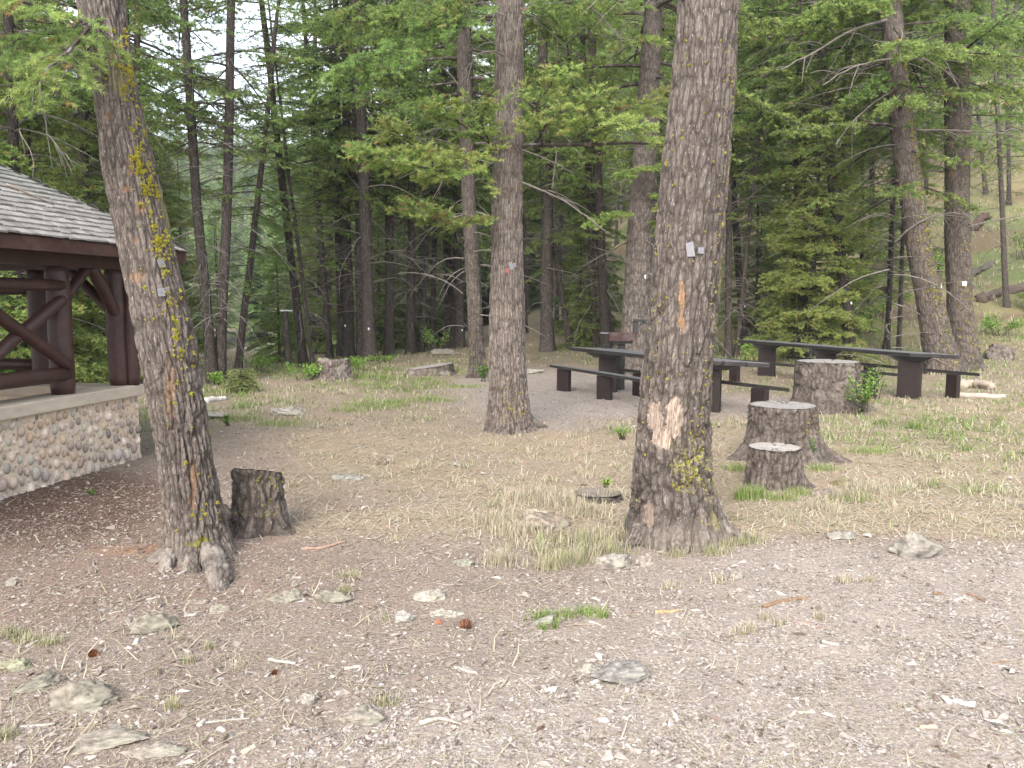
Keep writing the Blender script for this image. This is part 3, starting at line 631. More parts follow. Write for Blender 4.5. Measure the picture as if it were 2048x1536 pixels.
for base in (0,):
    # cross brace: one log runs through, the other is cut in two at it
    a, b = W(sp1 + .03, PQ - .09, 1.02), W(sp1 + 1.05, PQ - .09, 1.66)
    log('cross_brace', a, b, .056, .056, pav, seed=31)
    c0, c1 = W(sp1 + .03, PQ - .06, 1.62), W(sp1 + 1.05, PQ - .06, 1.02); mid = (c0 + c1) / 2
    log('cross_brace', c0, lerp(c0, mid, .97), .055, .055, pav, seed=32); log('cross_brace', lerp(mid, c1, .03), c1, .055, .055, pav, seed=33)
log('knee_brace', W(sp1 - .06, PQ, 1.60), W(sp1 - .40, PQ, BEAMZ + .01), .050, .048, pav, seed=41)
log('knee_brace', W(sp2 + .04, PQ - .02, 1.47), W(sp2 + .36, PQ - .02, BEAMZ + .02), .062, .060, pav, seed=42)
log('knee_brace', W(sp2, PQ + .06, 1.50), W(sp2, PQ + .52, BEAMZ + .01), .052, .05, pav, seed=43)
log('rail', W(sp2, 1.05, 1.72), W(sp2, LQ - .2, 1.72), .05, .05, pav, seed=44)
log('rail', W(sp2, 1.05, .95), W(sp2, LQ - .2, .95), .06, .06, pav, seed=45)
gb = G(); slab(gb, -.02, LS - .1, PQ - .09, PQ + .09, BEAMZ, BEAMZ + .19); slab(gb, .05, .23, PQ + .091, LQ - .1, BEAMZ + .002, BEAMZ + .188); slab(gb, LS - .3, LS - .12, PQ + .091, LQ - .1, BEAMZ + .002, BEAMZ + .188); slab(gb, -.02, LS - .1, LQ - .3, LQ - .12, BEAMZ + .19, BEAMZ + .195)
bevel(gb.build('beam', M['brown'], pav, origin=A0), .008)
# roof: hip planes; corner of the eave
E0 = C3(-3.46, 8.42, 2.125); OH = .30; SLOPE = .63
Ls, Lq = 5.9, 5.0
def EV(s, q, h=0): return E0 - dv * s + pv * q + C3(0, 0, h)
gf = G()
def board(p, q_, hgt, th, inward):
    V = []
    for z in (-hgt, 0):
        V += [p + C3(0, 0, z), q_ + C3(0, 0, z), q_ + inward * th + C3(0, 0, z), p + inward * th + C3(0, 0, z)]
    gf.add(V, [[0, 1, 2, 3], [7, 6, 5, 4], [0, 4, 5, 1], [1, 5, 6, 2], [2, 6, 7, 3], [3, 7, 4, 0]])
board(EV(.0, .02), EV(Ls, .02), .115, .03, pv); board(EV(.02, .052), EV(.02, Lq), .114, .03, -dv)
fo = gf.build('fascia', mat('fascia_brown', (.070, .034, .028), nscale=(7, 7, 7), namt=.4, bump=.2, rough=.6, spec=.3, n2=((4, 4, 4), .55, .7, (.13, .09, .075), .5)), pav, origin=A0)
# soffit deck under the shingles
hr = Lq / 2; gd = G()
V = [EV(0, 0, -.004), EV(Ls, 0, -.004), EV(Ls - hr, hr, SLOPE * hr - .004), EV(hr, hr, SLOPE * hr - .004), EV(0, Lq, -.004), EV(Ls, Lq, -.004)]
gd.add(V, [[0, 1, 2, 3], [4, 3, 2, 5]]); gd.add([V[0], V[3], V[4]], [[0, 1, 2]]); gd.add([V[1], V[2], V[5]], [[0, 2, 1]])
gd.build('roof_deck', M['brown'], pav, origin=A0)
r = np.random.default_rng(8); gs = G(); sl_h = math.hypot(1, SLOPE); expo = .098
nrow = int(hr * sl_h / expo)
def shingle_plane(fn, L_, trim):
    nlz = None
    for k in range(nrow + 1):
        h0 = k * expo / sl_h; u = max(0, h0 * trim) - .02 + r.uniform(0, .05); u1 = L_ - h0 * trim
        rowc = r.uniform(.93, 1.07)
        while u < u1:
            wd = r.uniform(.07, .15); w2 = min(wd, u1 - u + .02)
            cc = C3(.200, .188, .176) * rowc * r.uniform(.72, 1.22); gr_ = np.clip((h0 - .55) / 1.3, 0, 1) * r.uniform(.5, 1.2); cc = cc * (1 - .62 * gr_) + C3(.075, .12, .105) * .62 * gr_
            b0 = -.012 + r.normal(0, .005); t = .010 + r.uniform(0, .006); top = expo * 1.25 / sl_h; lift = r.uniform(0, .003)
            P = []
            for (hh, dz0) in ((b0, .010 + lift), (top, .001)):
                for dz in (dz0, dz0 + (t if hh == b0 else .004)):
                    P += [fn(u + .0025, h0 + hh, dz), fn(u + w2 - .0025, h0 + hh, dz)]
            gs.add(P, [[0, 1, 3, 2], [2, 3, 7, 6], [0, 2, 6, 4], [1, 5, 7, 3]], cc); u += wd
shingle_plane(lambda u, h, dz: EV(u, h, SLOPE * h + dz), Ls, 1.0)
shingle_plane(lambda u, h, dz: EV(h, u, SLOPE * h + dz), Lq, 1.0)
# hip caps
for k in range(int(hr / .1)):
    h0 = k * .1; a, b = EV(h0 - .01, h0 - .01, SLOPE * h0 + .030), EV(h0 + .13, h0 + .13, SLOPE * (h0 + .13) + .018)
    for sd in (-dv * .085, pv * .085):
        dn = C3(0, 0, -.085 * 0.30); gs.add([a, b, b + sd + dn, a + sd + dn], [[0, 1, 2, 3], ], C3(.10, .115, .10) * r.uniform(.7, 1.3))
gs.build('roof', M['shingle'], pav, origin=A0)
log('dead_branch', EV(1.55, .75, SLOPE * .75 + .03), EV(1.25, .52, SLOPE * .52 + .03), .014, .006, None, 'wood', 8, 8, 51)
o = bpy.data.objects['dead_branch']; tag(o, 'short dead stick lying on the grey shingle roof', 'stick'); o.name = 'stick'
ca = o.data.attributes.new("Col", 'FLOAT_COLOR', 'POINT'); ca.data.foreach_set("color", np.tile([.20, .165, .14, 1], len(o.data.vertices)).astype(np.float32))

# ================================================================== LARGE TREES
def col_moss(c, P, X_, Y_, TH, ZZ):
    front = (np.sin(TH) < .2)
    m_ = ss(1.1, .6, np.hypot((X_ - 405) / 34, (Y_ - 1100) / 26) + .5 * fbm(X_ / 9, Y_ / 9, 0, 3, 3)) * front
    c = c * (1 - m_[..., None]) + C3(.10, .095, .012) * m_[..., None]
    pale = ss(1075, 1130, Y_ + 10 * fbm(X_ / 20, Y_ / 20)) * .55; c = c * (1 - pale[..., None]) + (C3(.27, .24, .205) * (.7 + .3 * fbm(X_ / 6, Y_ / 6, 0, 3)[..., None])) * pale[..., None]
    # orange scars and knots on the bark
    for cx, cy, rx, ry in ((262, 330, 9, 24), (252, 378, 12, 10), (282, 415, 13, 13), (272, 480, 9, 6), (272, 556, 20, 12), (340, 780, 12, 60), (388, 960, 9, 45), (385, 1010, 8, 20), (215, 232, 6, 12)):
        k = ss(1.2, .3, np.hypot((X_ - cx) / rx, (Y_ - cy) / ry) + .9 * fbm(X_ / 5, Y_ / 9, 0, 3, int(cx))) * front * .42
        c = c * (1 - k[..., None]) + C3(.22, .12, .06) * (1 + .4 * fbm(X_ / 3, Y_ / 4, 1, 2)[..., None]) * k[..., None]
    g2 = ss(.3, .6, fbm(P[..., 0] * 8, P[..., 1] * 8, P[..., 2] * 5, 3, 88)) * ss(.0, .6, np.cos(TH)) * .5
    return c * (1 - g2[..., None]) + C3(.20, .18, .055) * g2[..., None]
def col_big(c, P, X_, Y_, TH, ZZ):
    front = np.sin(TH) < .2
    k = ss(560, 540, X_ * 0 + 0) * 0
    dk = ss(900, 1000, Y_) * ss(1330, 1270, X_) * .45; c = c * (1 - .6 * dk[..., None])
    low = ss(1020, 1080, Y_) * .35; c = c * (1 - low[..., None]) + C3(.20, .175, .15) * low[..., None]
    m_ = ss(1.2, .4, np.hypot((X_ - 1385) / 42, (Y_ - 930) / 55) + .7 * fbm(X_ / 7, Y_ / 7, 0, 3, 3)) * ss(.05, .3, fbm(X_ / 4, Y_ / 4, 2, 3, 5)) * front
    c = c * (1 - m_[..., None]) + C3(.20, .20, .06) * m_[..., None]
    g2 = ss(.25, .6, fbm(P[..., 0] * 8, P[..., 1] * 8, P[..., 2] * 5, 3, 88)) * ss(.2, .9, np.cos(TH)) * .5
    return c * (1 - g2[..., None]) + C3(.22, .20, .065) * g2[..., None]
def col_orange(c, P, X_, Y_, TH, ZZ):
    g2 = ss(.2, .6, fbm(P[..., 0] * 6, P[..., 1] * 6, P[..., 2] * 2, 3, 88)) * ss(.1, .9, -np.cos(TH)) * .35
    c = c * (1 - g2[..., None]) + C3(.25, .155, .09) * g2[..., None]
    g3 = ss(.15, .5, fbm(P[..., 0] * 9, P[..., 1] * 9, P[..., 2] * 6, 3, 8)) * ss(.1, .9, np.cos(TH)) * ss(2.2, .4, ZZ) * .6
    return c * (1 - g3[..., None]) + C3(.20, .205, .065) * g3[..., None]

T1 = hero_trunk('large lichen-spotted fir leaning left, with a spreading moss-topped root, beside the pavilion wall',
    [(-60, 142, 232), (0, 156, 246), (150, 188, 266), (340, 207, 309), (500, 242, 346), (700, 280, 394), (850, 308, 414), (960, 325, 432), (1040, 338, 448), (1100, 340, 452), (1125, 345, 452)],
    4.86, 3, depth=.011, nu=260, roots=[(-12, 22, .12, .10), (-60, 26, .16, .09), (-150, 24, .14, .10), (-105, 25, .05, .12), (60, 40, .1, .15), (150, 30, .1, .12)], colfn=col_moss, ztop=14, tone=1.12, cell=(.036, .2), group='large firs in the clearing')
T2 = hero_trunk('massive rough-barked fir in the foreground with a tan bark-stripped patch low down',
    [(-60, 1360, 1482), (0, 1357, 1478), (200, 1340, 1468), (350, 1322, 1456), (500, 1308, 1445), (700, 1291, 1426), (850, 1276, 1420), (950, 1268, 1424), (1020, 1261, 1436), (1060, 1258, 1446), (1085, 1256, 1450)],
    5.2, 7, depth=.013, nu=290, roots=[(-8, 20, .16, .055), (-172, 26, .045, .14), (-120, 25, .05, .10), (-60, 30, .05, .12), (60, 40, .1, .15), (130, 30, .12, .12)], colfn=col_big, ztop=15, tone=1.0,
    patches=[([(1292, 812), (1306, 806), (1322, 808), (1325, 822), (1327, 850), (1329, 868), (1331, 845), (1330, 818), (1346, 796), (1360, 793), (1366, 818), (1366, 842), (1358, 866), (1352, 884), (1344, 870), (1336, 902), (1322, 896), (1304, 890), (1300, 868), (1292, 846)], (.225, .178, .143), .012, 1.0, 7),
             ([(1360, 560), (1367, 560), (1370, 600), (1366, 632), (1372, 645), (1368, 662), (1364, 668), (1357, 655), (1355, 645), (1361, 630), (1358, 600)], (.19, .118, .070), .008, .8, 3),
             ([(1293, 1000), (1306, 1010), (1308, 1040), (1298, 1060), (1286, 1048), (1284, 1020)], (.17, .13, .107), .008, .8, 5)], group='large firs in the clearing')
T3 = hero_trunk('straight grey furrowed fir standing alone left of the grill, with small plates nailed to it',
    [(-60, 993, 1047), (0, 992, 1048), (200, 988, 1046), (400, 984, 1046), (550, 981, 1048), (700, 978, 1051), (800, 976, 1058), (835, 974, 1062), (858, 973, 1066)],
    9.7, 11, dz=.011, nu=170, depth=.012, roots=[(-10, 22, .13, .10), (-165, 24, .07, .16), (-100, 20, .06, .1), (80, 40, .1, .15)], tone=1.5, ztop=18, cell=(.03, .26), group='large firs in the clearing')
T4 = hero_trunk('tall fir behind the grill, partly hidden by the massive fir in front',
    [(-60, 1292, 1328), (0, 1290, 1327), (300, 1266, 1312), (500, 1252, 1304), (650, 1244, 1300), (715, 1240, 1304)], 17.2, 13, dz=.022, nu=110, roots=[(-20, 22, .12, .2), (-160, 22, .12, .2)], tone=1.5, ztop=24, colfn=col_orange, cell=(.055, .22), group='large firs in the clearing')
T5 = hero_trunk('fir leaning left behind the long table, yellow lichen all along its right side',
    [(-60, 1758, 1795), (0, 1762, 1801), (163, 1773, 1816), (325, 1790, 1838), (500, 1815, 1861), (600, 1834, 1884), (700, 1848, 1910), (750, 1852, 1926)], 17.4, 17, dz=.022, nu=110, roots=[(-10, 22, .16, .2), (-160, 22, .08, .2)], tone=1.1, ztop=24, colfn=col_orange, cell=(.055, .22), group='large firs in the clearing')
T6 = hero_trunk('upright fir touching the leaning lichen fir, just behind and to its right',
    [(-60, 1892, 1936), (0, 1892, 1937), (200, 1891, 1937), (500, 1892, 1938), (620, 1896, 1944), (700, 1898, 1956), (740, 1894, 1962)], 18.3, 19, dz=.022, nu=110, roots=[(-5, 22, .2, .2), (-120, 22, .1, .2)], tone=1.05, ztop=24, colfn=col_orange, cell=(.055, .22), group='large firs in the clearing')
T7 = hero_trunk('dark fir leaning slightly left, just left of the straight grey fir',
    [(-60, 905, 937), (100, 912, 945), (300, 920, 950), (400, 923, 951), (550, 931, 961), (680, 938, 968), (752, 938, 975)], 16.6, 23, dz=.022, nu=100, roots=[(-20, 22, .1, .2), (-160, 22, .1, .2)], tone=.85, ztop=24, colfn=col_orange, cell=(.055, .22), group='large firs in the clearing')

rr_ = np.random.default_rng(5)
def edge_pts(t, n, y0, y1, side0, side1, power=1.0):
    out = []
    for _ in range(n):
        y = y0 + (y1 - y0) * rr_.random() ** power
        Dp = t.D; z = atY(1024, y, Dp)[2]; k = int(np.clip(np.searchsorted(t.zz, z), 0, len(t.zz) - 1)); xc, rd = t.xc[k], t.rr[k]
        xl = float(to_px(C3(xc - rd, Dp, z))[0]); xr = float(to_px(C3(xc + rd, Dp, z))[0])
        out.append((lerp(xl, xr, rr_.uniform(side0, side1)), y))
    return out
cl = []
for cx, cy, n_, sx, sy in ((286, 322, 22, 11, 16), (304, 384, 20, 10, 10), (326, 488, 16, 10, 9), (266, 165, 12, 7, 20), (258, 95, 5, 5, 14), (262, 150, 12, 6, 16), (255, 185, 7, 8, 9), (274, 200, 5, 3, 9), (214, 153, 2, 3, 3), (272, 262, 6, 6, 9), (290, 275, 6, 5, 12), (281, 312, 22, 9, 9), (292, 332, 18, 11, 8), (290, 345, 14, 10, 6), (296, 376, 26, 10, 11), (310, 388, 14, 7, 8), (292, 410, 5, 9, 5), (312, 425, 4, 4, 9), (328, 470, 8, 6, 6), (326, 490, 18, 10, 7), (305, 499, 4, 6, 4), (322, 507, 6, 7, 6), (345, 510, 7, 4, 7), (340, 550, 6, 4, 8), (336, 588, 3, 4, 4), (354, 600, 10, 7, 8), (328, 622, 6, 6, 12), (355, 640, 4, 4, 14), (362, 670, 8, 6, 8), (352, 700, 5, 14, 14), (375, 720, 4, 8, 20), (385, 780, 3, 8, 30), (420, 1000, 4, 14, 22), (438, 1020, 3, 8, 10), (375, 1045, 4, 14, 10)):
    for _ in range(n_): cl.append((cx + rr_.normal(0, sx), cy + rr_.normal(0, sy)))
add_lichen(T1, cl + edge_pts(T1, 110, 60, 750, .74, .99) + edge_pts(T1, 25, 400, 1050, .2, .8), 1, .006, .018, k=64)
add_lichen(T2, edge_pts(T2, 85, 70, 1050, .0, 1) + edge_pts(T2, 90, 60, 1000, .86, .995) + [(1333 + rr_.normal(0, 3), 328 + rr_.normal(0, 4)) for _ in range(9)] + [(1385 + rr_.normal(0, 22), 935 + rr_.normal(0, 28)) for _ in range(60)] + [(1365 + rr_.normal(0, 12), 975 + rr_.normal(0, 6)) for _ in range(22)] + [(1395 + rr_.normal(0, 12), 830 + rr_.normal(0, 25)) for _ in range(18)] + edge_pts(T2, 30, 450, 800, .0, .2), 2, .004, .012)
add_lichen(T3, edge_pts(T3, 40, 770, 850, .35, .98) + edge_pts(T3, 10, 60, 700, .7, .98), 3, .008, .02)
add_lichen(T5, edge_pts(T5, 240, 80, 740, .78, .99) + edge_pts(T5, 70, 450, 740, .4, .95), 4, .018, .04, k=24)
add_lichen(T6, edge_pts(T6, 150, 120, 740, .72, .99) + edge_pts(T6, 40, 550, 740, .3, .95), 5, .018, .04, k=24)
add_lichen(T7, edge_pts(T7, 50, 500, 740, .1, .8), 6, .012, .025, k=12)
plate_on(T1, 333, 528, 13, 17, .35, M['tin'], holes=True, lab='crumpled grey metal plate, the upper one'); plate_on(T1, 325, 585, 13, 16, .12, M['tin'], holes=True); plate_on(T1, 337, 581, 11, 11, .25, M['tin'], holes=True)
plate_on(T2, 1381, 500, 15, 28, .16, M['tin'], holes=True, lab='grey metal plate with two dark bent nails'); plate_on(T2, 1402, 503, 12, 12, .0, M['tin'], holes=True, proud=.008)
plate_on(T3, 1022.5, 532, 8, 15, .32, M['tin'], holes=True); plate_on(T3, 1030, 531, 5, 8, .3, M['tin']); plate_on(T3, 1015, 542, 8, 9, .05, M['redtin'], lab='small red-brown plate')
plate_on(T4, 1290, 554, 3, 7, .1, M['white']); plate_on(T5, 1877, 574, 4, 9, .3, M['white'], proud=.03); plate_on(T5, 1868, 574, 4, 5, 0, M['tin'], proud=.03); plate_on(T6, 1929, 569, 8, 9, .1, M['white'], proud=.03); plate_on(T6, 1940, 566, 3, 7, .1, M['tin'], proud=.03)
# exposed roots of the leaning fir and of the massive fir
def root(t, pts, rad, seed, lab=None, tone=1.2, colr=(.40, .355, .31)):
    pts = np.array(pts, float); n = 70; f = np.linspace(0, len(pts) - 1, n); k = np.minimum(f.astype(int), len(pts) - 2); fr = (f - k)[:, None]
    P = pts[k] * (1 - fr) + pts[k + 1] * fr; ker = np.ones(9) / 9
    P = np.stack([np.convolve(np.pad(P[:, i], 4, 'edge'), ker, 'valid') for i in range(3)], 1)
    Rr = np.interp(np.linspace(0, 1, n), np.linspace(0, 1, len(rad)), rad); nu = 44
    TH, S = np.meshgrid(np.arange(nu) / nu * 2 * np.pi, np.linspace(0, 1, n) * np.linalg.norm(pts[-1] - pts[0]))
    base, F = sweep(P, Rr, nu); B = base.reshape(n, nu, 3)
    h, plate, p2, cid, cid2, fine = bark_disp(TH, S, B, 2 * np.pi * max(rad), seed, .010, (.05, .13))
    h = h + .014 * fbm(B[..., 0] * 12, B[..., 1] * 12, B[..., 2] * 12, 3, seed)
    c = bark_col(plate, p2, cid, cid2, fine, tone); m_ = ss(-.2, .4, fbm(B[..., 0] * 9, B[..., 1] * 9, B[..., 2] * 9, 3, seed + 2))[..., None] * .65; c = c * (1 - m_) + .62 * C3(*colr) * (1 + .3 * fine[..., None]) * m_
    v, f, t3 = sweep(P, Rr, nu, h, True); c = np.concatenate([c.reshape(-1, 3), np.tile(C3(.2, .16, .13), (2, 1))])
    o = mk('root', v - t.loc, [f, t3], M['heroBark'], t.root, True, col=c)
    if lab: o['label'] = lab
    return o
def gp(px, py, dz=0): return gnd(px, py) + C3(0, 0, dz)
root(T1, [gp(405, 1060, .12), gp(412, 1105, .075), gp(430, 1140, .045), gp(440, 1165, .015), gp(436, 1195, -.06)], [.10, .088, .078, .072, .035], 61, 'thick pale knobbly root running towards the viewer')
root(T1, [gp(360, 1060, .12), gp(350, 1105, .05), gp(338, 1130, .01), gp(322, 1150, -.05)], [.10, .08, .06, .03], 62)
root(T1, [gp(375, 1075, .10), gp(385, 1125, .05), gp(390, 1150, -.04)], [.10, .08, .04], 65)
root(T1, [gp(440, 1050, .10), gp(462, 1066, .06), gp(492, 1062, -.03)], [.075, .06, .03], 63)
root(T2, [gp(1415, 1070, .14), gp(1450, 1078, .055), gp(1482, 1082, .01), gp(1530, 1080, -.04)], [.10, .06, .042, .02], 64)
root(T2, [gp(1285, 1075, .1), gp(1268, 1092, .05), gp(1245, 1100, -.04)], [.09, .06, .03], 66)
root(T2, [gp(1350, 1085, .1), gp(1356, 1102, .02), gp(1362, 1112, -.05)], [.13, .09, .05], 67)
root(T3, [gp(1045, 850, .14), gp(1072, 856, .04), gp(1100, 856, -.03)], [.09, .06, .03], 68)
V, F, ti = tufts(np.array([gp(398 + rr_.normal(0, 13), 1100 + rr_.normal(0, 8), .12) for _ in range(60)]), np.tile(C3(0, -.3, 1), (60, 1)), np.full(60, .012), 3, 30)

# ================================================================== STUMPS
def stump(label, px, py, r, h, seed, tilt=(0, 0), roots=(), tone=1.05, flare=.25, group='cut stumps', col2=None, topc=(.25, .235, .22), nu=120, lich=0, broken=0, ell=1.0):
    c0 = gnd(px, py); c0[1] += r * .9; c0[2] = float(gz(c0[0], c0[1])); o = thing('tree_stump', label, 'stump', tuple(c0), group)
    z = np.arange(-.12, h + 1e-6, max(.008, h / 90)); TH, ZZ = np.meshgrid(np.arange(nu) / nu * 2 * np.pi, z)
    RR = r * (1 + flare * np.exp(-np.maximum(ZZ, 0) / (h * .3))) * (1 + .06 * fbm(np.cos(TH) * 1.4, np.sin(TH) * 1.4, 0, 2, seed))
    RR = RR * (1 + (ell - 1) * np.abs(np.cos(TH)))
    for a, wd, amp, hd in roots:
        dth = (TH - R(a) + np.pi) % (2 * np.pi) - np.pi; RR = RR + amp * np.exp(-np.maximum(ZZ, 0) / hd) * np.exp(-(dth / R(wd)) ** 2)
    P = np.stack([RR * np.cos(TH), RR * np.sin(TH), ZZ], -1)
    hh, plate, p2, cid, cid2, fine = bark_disp(TH, ZZ, P + seed, 2 * np.pi * r, seed, .016, (.06, .17))
    hh = hh * ss(h + .001, h - .02, ZZ) - .01 * ss(h - .02, h, ZZ)
    c = bark_col(plate, p2, cid, cid2, fine, tone, .06)
    if col2: m_ = ss(.1, .5, fbm(P[..., 0] * 5, P[..., 1] * 5, P[..., 2] * 5, 3, seed + 4))[..., None] * .6; c = c * (1 - m_) + .50 * C3(*col2) * (1 + .4 * fine[..., None]) * m_
    RR = RR + hh
    if broken: ZZ = ZZ * (1 - broken * ss(.2, 1, ZZ / h) * (.5 + .5 * vn(np.cos(TH) * 3, np.sin(TH) * 3, 0, seed)))
    tz = lambda X_, Y_, Z_: Z_ + (X_ * tilt[0] + Y_ * tilt[1]) * ss(h * .3, h, Z_)
    X_, Y_ = RR * np.cos(TH), RR * np.sin(TH); V = np.stack([X_, Y_, tz(X_, Y_, ZZ)], -1).reshape(-1, 3)
    i = np.arange(len(z) - 1)[:, None] * nu; j = np.arange(nu)[None]; j2 = (j + 1) % nu
    mk('bark', V, np.stack([i + j, i + j2, i + nu + j2, i + nu + j], -1).reshape(-1, 4), M['heroBark'], o, True, col=c.reshape(-1, 3))
    top = RR[-1]; nr = 26; f = (np.arange(nr + 1) / nr)[::-1]; f = np.clip(f, .001, 1)
    rad = f[:, None] * (top[None] - .003); T2_, _ = np.meshgrid(np.arange(nu) / nu * 2 * np.pi, f)
    X_, Y_ = rad * np.cos(T2_), rad * np.sin(T2_); zt = np.full_like(X_, ZZ[-1].mean() if broken else h); zt = zt if not broken else np.broadcast_to(ZZ[-1], X_.shape) - .05 * (1 - f[:, None])
    crack = np.zeros_like(X_); rg = np.random.default_rng(seed)
    for _ in range(7):
        a0 = rg.uniform(0, 6.28); dth = np.abs((T2_ - a0 + .25 * (1 - f[:, None]) + np.pi) % (2 * np.pi) - np.pi); crack = np.maximum(crack, ss(.07, .0, dth * f[:, None]) * ss(.15, .4, f[:, None]))
    zt = zt + .004 * fbm(X_ * 25, Y_ * 25, 0, 3, seed) - .012 * crack
    ring = .5 + .5 * np.sin(f[:, None] * r * 260 + 2 * fbm(X_ * 6, Y_ * 6, 0, 2, seed))
    ct = C3(*topc) * (.74 + .32 * ring[..., None] * np.ones_like(X_)[..., None]) * (1 + .22 * fbm(X_ * 18, Y_ * 18, 0, 3, seed)[..., None]) * (1 - .6 * crack[..., None]); edge = ss(.93, 1.0, f)[:, None, None]; ct = ct * (1 - .5 * edge)
    V = np.stack([X_, Y_, tz(X_, Y_, zt + .002)], -1).reshape(-1, 3)
    i = np.arange(nr)[:, None] * nu; mk('cut_face', V, np.stack([i + j, i + j2, i + nu + j2, i + nu + j], -1).reshape(-1, 4), M['wood'], o, True, col=ct.reshape(-1, 3))
    if lich:
        rg = np.random.default_rng(seed + 1); Vv = np.stack([RR * np.cos(TH), RR * np.sin(TH), ZZ], -1); pk = [(int(len(z) * rg.uniform(.45, .98)), int((rg.normal(-70 + 20, 28) % 360) / 360 * nu)) for _ in range(lich)]
        P = np.array([Vv[a, b] for a, b in pk]); N_ = nrm(P * C3(1, 1, 0)); Vt, Ft, ti = tufts(P, N_, rg.uniform(.005, .015, lich), seed)
        mk('lichen', Vt, Ft, M['lichen'], o, False, tint=ti)
    OBST.append((c0[0], c0[1], r * 1.05)); return o, c0
stump('dark lichen-flecked stump pressed against the right side of the leaning fir', 506, 1074, .175, .42, 101, tilt=(-.06, -.30), roots=[(-25, 22, .10, .10), (-100, 30, .05, .1), (-150, 25, .06, .1)], tone=1.0, flare=.18, topc=(.16, .14, .13), lich=55, col2=(.30, .29, .20))
stump('large old stump with a leafy bush on its right flank, by the long table', 1672, 826, .44, .72, 102, roots=[(-10, 22, .22, .16), (-60, 16, .12, .2), (-120, 16, .14, .2), (-170, 20, .16, .2)], tone=1.05, flare=.16, col2=(.36, .31, .27), nu=160)
stump('middle stump with pale cut face and long flaring roots, behind the small one', 1583, 928, .335, .56, 103, roots=[(-8, 18, .33, .13), (-172, 16, .26, .12), (-55, 18, .14, .14), (-120, 18, .10, .14)], tone=1.1, flare=.14, lich=30, col2=(.38, .33, .29), nu=150)
S4, _c = stump('small front stump with a clean pale cut face, nearest stump of its row', 1562, 982, .225, .345, 104, roots=[(-12, 20, .12, .08), (-150, 20, .04, .1)], tone=1.2, flare=.10, topc=(.33, .30, .275), nu=130, col2=(.36, .29, .24))
stump('weathered grey stump with a broken rim among green weeds at the left forest edge', 661, 762, .33, .46, 105, roots=[(-170, 22, .12, .15), (-20, 22, .1, .15)], tone=1.35, broken=.22, topc=(.2, .17, .15), col2=(.44, .39, .34))
stump('low wide grey stump cut on a slant in the meadow left of the dark fir', 858, 752, .50, .17, 106, tilt=(.14, 0), roots=[(-170, 22, .1, .1)], tone=1.2, topc=(.26, .24, .225), col2=(.42, .37, .33))
stump('tiny low stump in dry grass just left of the massive fir', 1200, 1008, .155, .055, 107, tone=.9, topc=(.17, .145, .125), flare=.05, ell=1.3)
# broken-off trunk
p = gnd(577, 738); o = thing('dead_snag', 'thin broken snag with a flat splintered top at the forest edge on the left', 'dead tree', tuple(p))
hs = atY(575, 622, p[1])[2] - p[2]; v, f, t3 = sweep(np.stack([np.interp(np.linspace(0, 1, 30), [0, 1], [0, -.03]), np.zeros(30), np.linspace(-.2, hs, 30)], 1), np.linspace(.085, .06, 30), 14, .006 * rng.normal(0, 1, (30, 14)), True)
mk('trunk', v, [f, t3], M['bark'], o, True); g_ = G(); g_.add(*box((0, 0, hs + .01), .26, .12, .03)); g_.build('broken_top', M['wood'], o)

# ================================================================== TABLES, BENCHES, GRILL
def plank_set(name, F_, N_, R_, z, th, np_, m, parent, origin, dz=0):
    """planks run from far end F to near end N; R is the other near corner"""
    Fp, Np, Rp = (atZ(*q, z) for q in (F_, N_, R_)); e = Rp - Np; l = Fp - Np; g_ = G(); el = np.linalg.norm(e)
    for k in range(np_):
        a, b = k / np_ + (.006 / el if k else 0), (k + 1) / np_ - (.006 / el if k < np_ - 1 else 0)
        j0, j1 = rr_.uniform(-.006, .006, 2)
        V = []
        for zz in (-th, 0):
            for (s, q) in ((j0, a), (1 + j1, a), (1 + j1, b), (j0, b)): V.append(Np + l * s + e * q + C3(0, 0, zz + .003 * math.sin(k * 2)))
        g_.add(V, [[0, 1, 2, 3], [7, 6, 5, 4], [0, 4, 5, 1], [1, 5, 6, 2], [2, 6, 7, 3], [3, 7, 4, 0]])
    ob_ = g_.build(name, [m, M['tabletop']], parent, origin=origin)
    for p_ in ob_.data.polygons: p_.material_index = 1 if p_.normal.z > .5 else 0  # upward faces take the grey with painted sheen, edges stay dark
    return bevel(ob_, .007), Fp, Np, Rp
def slabpost(name, c, e, l, w_, t_, z0, z1, m, parent, origin, topw=None):
    g_ = G(); e = nrm(e * C3(1, 1, 0)); l = nrm(np.cross(C3(0, 0, 1), e)); V = []
    for zz, ww in ((z0, w_), (z1, topw or w_)):
        for (a, b) in ((-1, -1), (1, -1), (1, 1), (-1, 1)): V.append(c * C3(1, 1, 0) + e * a * ww / 2 + l * b * t_ / 2 + C3(0, 0, zz))
    g_.add(V, [[3, 2, 1, 0], [4, 5, 6, 7], [0, 1, 5, 4], [1, 2, 6, 5], [2, 3, 7, 6], [3, 0, 4, 7]]); return bevel(g_.build(name, m, parent, origin=origin), .008)
def onpost(px, py_base):     # ground point below a post
    return gnd(px, py_base)
